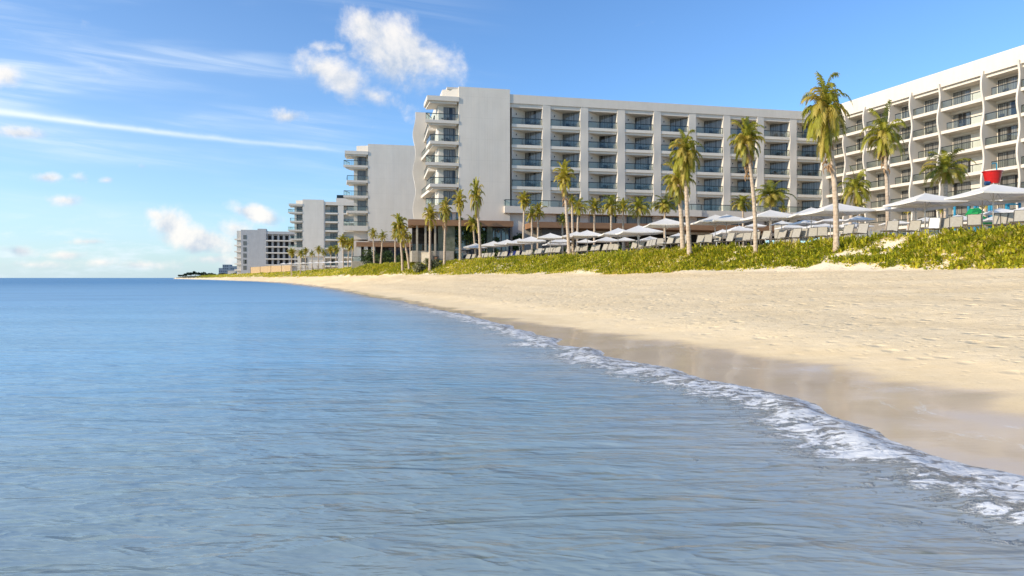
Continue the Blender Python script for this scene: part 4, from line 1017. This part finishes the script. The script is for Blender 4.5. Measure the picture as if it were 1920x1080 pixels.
rf=MB(); p=pg(1880,372); q=pg(1925,376); rf.add([(p.x,p.y-1.2,p.z),(q.x,q.y-1.2,q.z+.1),(q.x,q.y+1.6,q.z+.1),(p.x,p.y+1.6,p.z),(p.x+.2,p.y+.2,p.z+.75),(q.x,q.y+.2,q.z+.75)],[(3,2,1,0),(0,1,5,4),(2,3,4,5),(0,4,3),(1,2,5)]); rf.build('roof',M_PNAVY,play)
def chute(pts,r):
    V=[];F=[];m=9
    for i,p in enumerate(pts):
        for k in range(m):
            a=PI+PI*k/(m-1); V.append((p.x,p.y+r*math.cos(a),p.z+r*math.sin(a)+r*.4))
        for k in range(m):
            a=2*PI-PI*k/(m-1); V.append((p.x,p.y+(r+.05)*math.cos(a),p.z+(r+.05)*math.sin(a)+r*.4))
    w=2*m
    for i in range(len(pts)-1):
        for k in range(w): F.append((i*w+k,i*w+(k+1)%w,(i+1)*w+(k+1)%w,(i+1)*w+k))
    F+=[tuple(range(w)),tuple(range((len(pts)-1)*w,len(pts)*w))]
    return MB().add(V,F)
sl_=chute([pg(1817,404,-.6),pg(1826,402,-.9),pg(1834,408,-1.2),pg(1843,413,-1.3),pg(1855,419,-1.2)],.46); sl_.build('slide',M_GREEN,play)
MB().tube([pg(1816,406,-.2),pg(1822,397,-.2),pg(1832,396,-.2),pg(1840,402,-.2)],.34,10).build('slide_hood',M_GREEN,play)

# ---------------------------------------------------------------- walls, bar, fences, bollard
def wall_between(name,x0,x1,Y0,Y1,z0,z1,th,mat,label,cat):
    p=Vector(((x0-960)/FPX*Y0,Y0)); q=Vector(((x1-960)/FPX*Y1,Y1)); d=(q-p).normalized(); nrm=Vector((-d.y,d.x))*th
    mb=MB(); mb.prism([p,q,q+nrm,p+nrm],z0,z1); e=Vector((p.x-d.x*.05,p.y-d.y*.05)); 
    mb.prism([p-d*.06-nrm*.15,q+d*.06-nrm*.15,q+d*.06+nrm*1.15,p-d*.06+nrm*1.15],z1+.002,z1+.10)
    return tag(mb.build(name,mat),label,cat)
wall_between('garden_wall',1585,1668,70,66,TZ-.6,TZ+2.6,.3,plain('brown_stone',(.27,.23,.185),.9,c2=(.20,.17,.135),bmp=.4),'low brownish stone wall behind the small parasols at the bright wing','wall')
wall_between('garden_wall',1452,1500,80,79,TZ-.6,TZ+3.6,.4,plain('pale_block',(.50,.44,.34),.9,c2=(.42,.36,.28),bmp=.3),'pale block wall of the pool bar right of the curved palm','wall')
wall_between('retaining_wall',776.5,806,107.3,104.2,2.4,5.35,.5,M_TAN,'beige retaining wall with a slanting lit end below the restaurant terrace','wall')
t=thing('glass_fence','glass pool fence with slim white posts behind the front loungers','fence',(0,0,0))
pts=[PX(1590,440,56),PX(1700,430,54),PX(1765,428,52)]
for i in range(2):
    p,q=pts[i],pts[i+1]; n=5
    for k in range(n+(i==1)):
        a=p.lerp(q,k/n); MB().bar((a.x,a.y,TZ-.2),(a.x,a.y,TZ+1.25),.03).build('post',M_WHITE,t)
    MB().add([(p.x,p.y,TZ+.1),(q.x,q.y,TZ+.1),(q.x,q.y,TZ+1.1),(p.x,p.y,TZ+1.1)],[(0,1,2,3)]).build('glass_panel',M_GLASS,t)
M_FEN=plain('straw_fence',(.48,.33,.17),.9,c2=(.36,.24,.12),scale=1.2,bmp=.4)
fx=[(470,430),(488,402),(508,372),(528,340),(545,312)]
t=thing('screen_fence','tan screen fence with timber posts along the dune before the far apartment block','fence',((508-960)/FPX*372,372,TZ-.4))
for i in range(len(fx)-1):
    p=Vector(((fx[i][0]-960)/FPX*fx[i][1],fx[i][1],0))-t.location; q=Vector(((fx[i+1][0]-960)/FPX*fx[i+1][1],fx[i+1][1],0))-t.location
    zt_=[(521-501)/FPX*430,(521-500)/FPX*402,(521-498.5)/FPX*372,(521-498)/FPX*340,(521-497)/FPX*312]
    za,zb_=zt_[i]+HC-t.location.z,zt_[i+1]+HC-t.location.z
    MB().add([(p.x,p.y,-1),(q.x,q.y,-1),(q.x,q.y,zb_),(p.x,p.y,za),(p.x+.1,p.y+.12,-1),(q.x+.1,q.y+.12,-1),(q.x+.1,q.y+.12,zb_),(p.x+.1,p.y+.12,za)],[(0,1,2,3),(7,6,5,4),(3,2,6,7),(0,3,7,4),(1,5,6,2)]).build('screen_panel',M_FEN,t)
    MB().bar((p.x,p.y-.15,-1),(p.x,p.y-.15,za+.25),.12).build('post',M_STEM,t)
bn=thing('litter_bin','slim brown timber litter bin standing in the grass before the retaining wall','bin',(*PX(818,0,101).xy,gz(*PX(818,0,101).xy)-.1))
MB().box(-.28,.28,-.28,.28,0,1.45).build('body',M_WOOD,bn); MB().box(-.33,.33,-.33,.33,1.453,1.53).build('lid',M_FRAME,bn)
for k in (-1,1): MB().box(k*.3-.05,k*.3+.05,-.30,-.285,.05,1.4).build('corner_post',M_FRAME,bn)

# ---------------------------------------------------------------- far shore
M_FARB=plain('far_concrete',(.26,.31,.37),.8,c2=(.20,.245,.30)); M_FARW=plain('far_window',(.10,.13,.17),.4)
X=(428-960)/FPX*760; fb=thing('apartment_building','bluish grey stepped condominium, smallest and most distant building on the point','apartment block',(X,760,4),.2)
for (x0,x1,h) in ((-10,-6,8.5),(-5.99,2,12.3),(2.01,8,10.6),(8.01,12,9.2)):
    w=MB().box(x0,x1,0,12,-3,h); wo=w.build('wall',M_FARB,fb)
    ww=MB()
    for k in range(int(h/3)):
        for q in range(max(1,int((x1-x0)/2))): ww.box(x0+.4+q*2,x0+1.6+q*2,-.06,-.01,k*3+1.,k*3+2.5)
    ww.build('window',M_FARW,wo)
X=(434.5-960)/FPX*640; hut=thing('beach_house','small plain white building beside the bluish condominium','house',(X,640,3.5),.1)
MB().box(-3.6,3.6,0,7,-1,4.6).build('wall',M_STUCCO,hut); MB().box(-3.8,3.8,-.2,7.2,4.603,4.85).build('roof',M_STUCCO,hut); MB().box(-.6,.6,-.05,-.01,-.9,1.8).build('door',M_FARW,hut)
M_FARL=leaf_mat('far_foliage',(.030,.052,.030),(.055,.085,.045),(.10,.11,.06),.15)
def far_tree(x,Y,w,h,lab,seed):
    X=(x-960)/FPX*Y; rg=np.random.default_rng(seed); t=thing('tree',lab,'tree',(X,Y,3.),0,'trees on the far point'); W=w/FPX*Y; H=h/FPX*Y
    Vs=[];Fs=[];k=0;tn=[]
    for i in range(9):
        V,F=leaf_cloud(rg,70,(rg.random()-.5)*W*.8,(rg.random()-.5)*W*.4,H*rg.uniform(.45,.85),W*.2,W*.2,H*.2,.9); Vs.append(V);Fs.append(F+k);k+=len(V); tn.append(np.full(len(V),rg.random()*.7))
    put('crown',np_mesh('crown',np.concatenate(Vs),np.concatenate(Fs),None,M_FARL,{'tone':np.concatenate(tn)}),t)
    MB().tube([(0,0,-1),(.2,0,H*.3),(0,0,H*.7)],[.5,.4,.15],6).build('trunk',M_STEM,t)
for i,(x,Y,w,h,lab) in enumerate([(347,1080,12,7,'lone low dark tree at the tip of the far point'),(358,1050,14,9,'dark rounded tree near the tip of the far point'),(366,1040,12,11,'tallest dark tree in the clump on the far point'),(374,1010,14,9,'dark spreading tree right of the tallest in the far clump'),(381,990,10,9,'last dark tree at the landward side of the far clump'),(394,900,9,7,'small separate tree left of the bluish condominium'),(412,820,8,7,'small tree at the foot of the bluish condominium'),(338,1120,12,4,'low scrub tree at the waterline end of the far point'),(387,950,12,6,'low wide tree between the far clump and the small separate tree'),(403,860,12,5,'low wide tree just left of the condominium'),(420,700,12,6,'low bushy tree before the small white building'),(446,560,16,6,'bushy tree right of the small white building')]):
    far_tree(x,Y,w,h,lab,200+i)
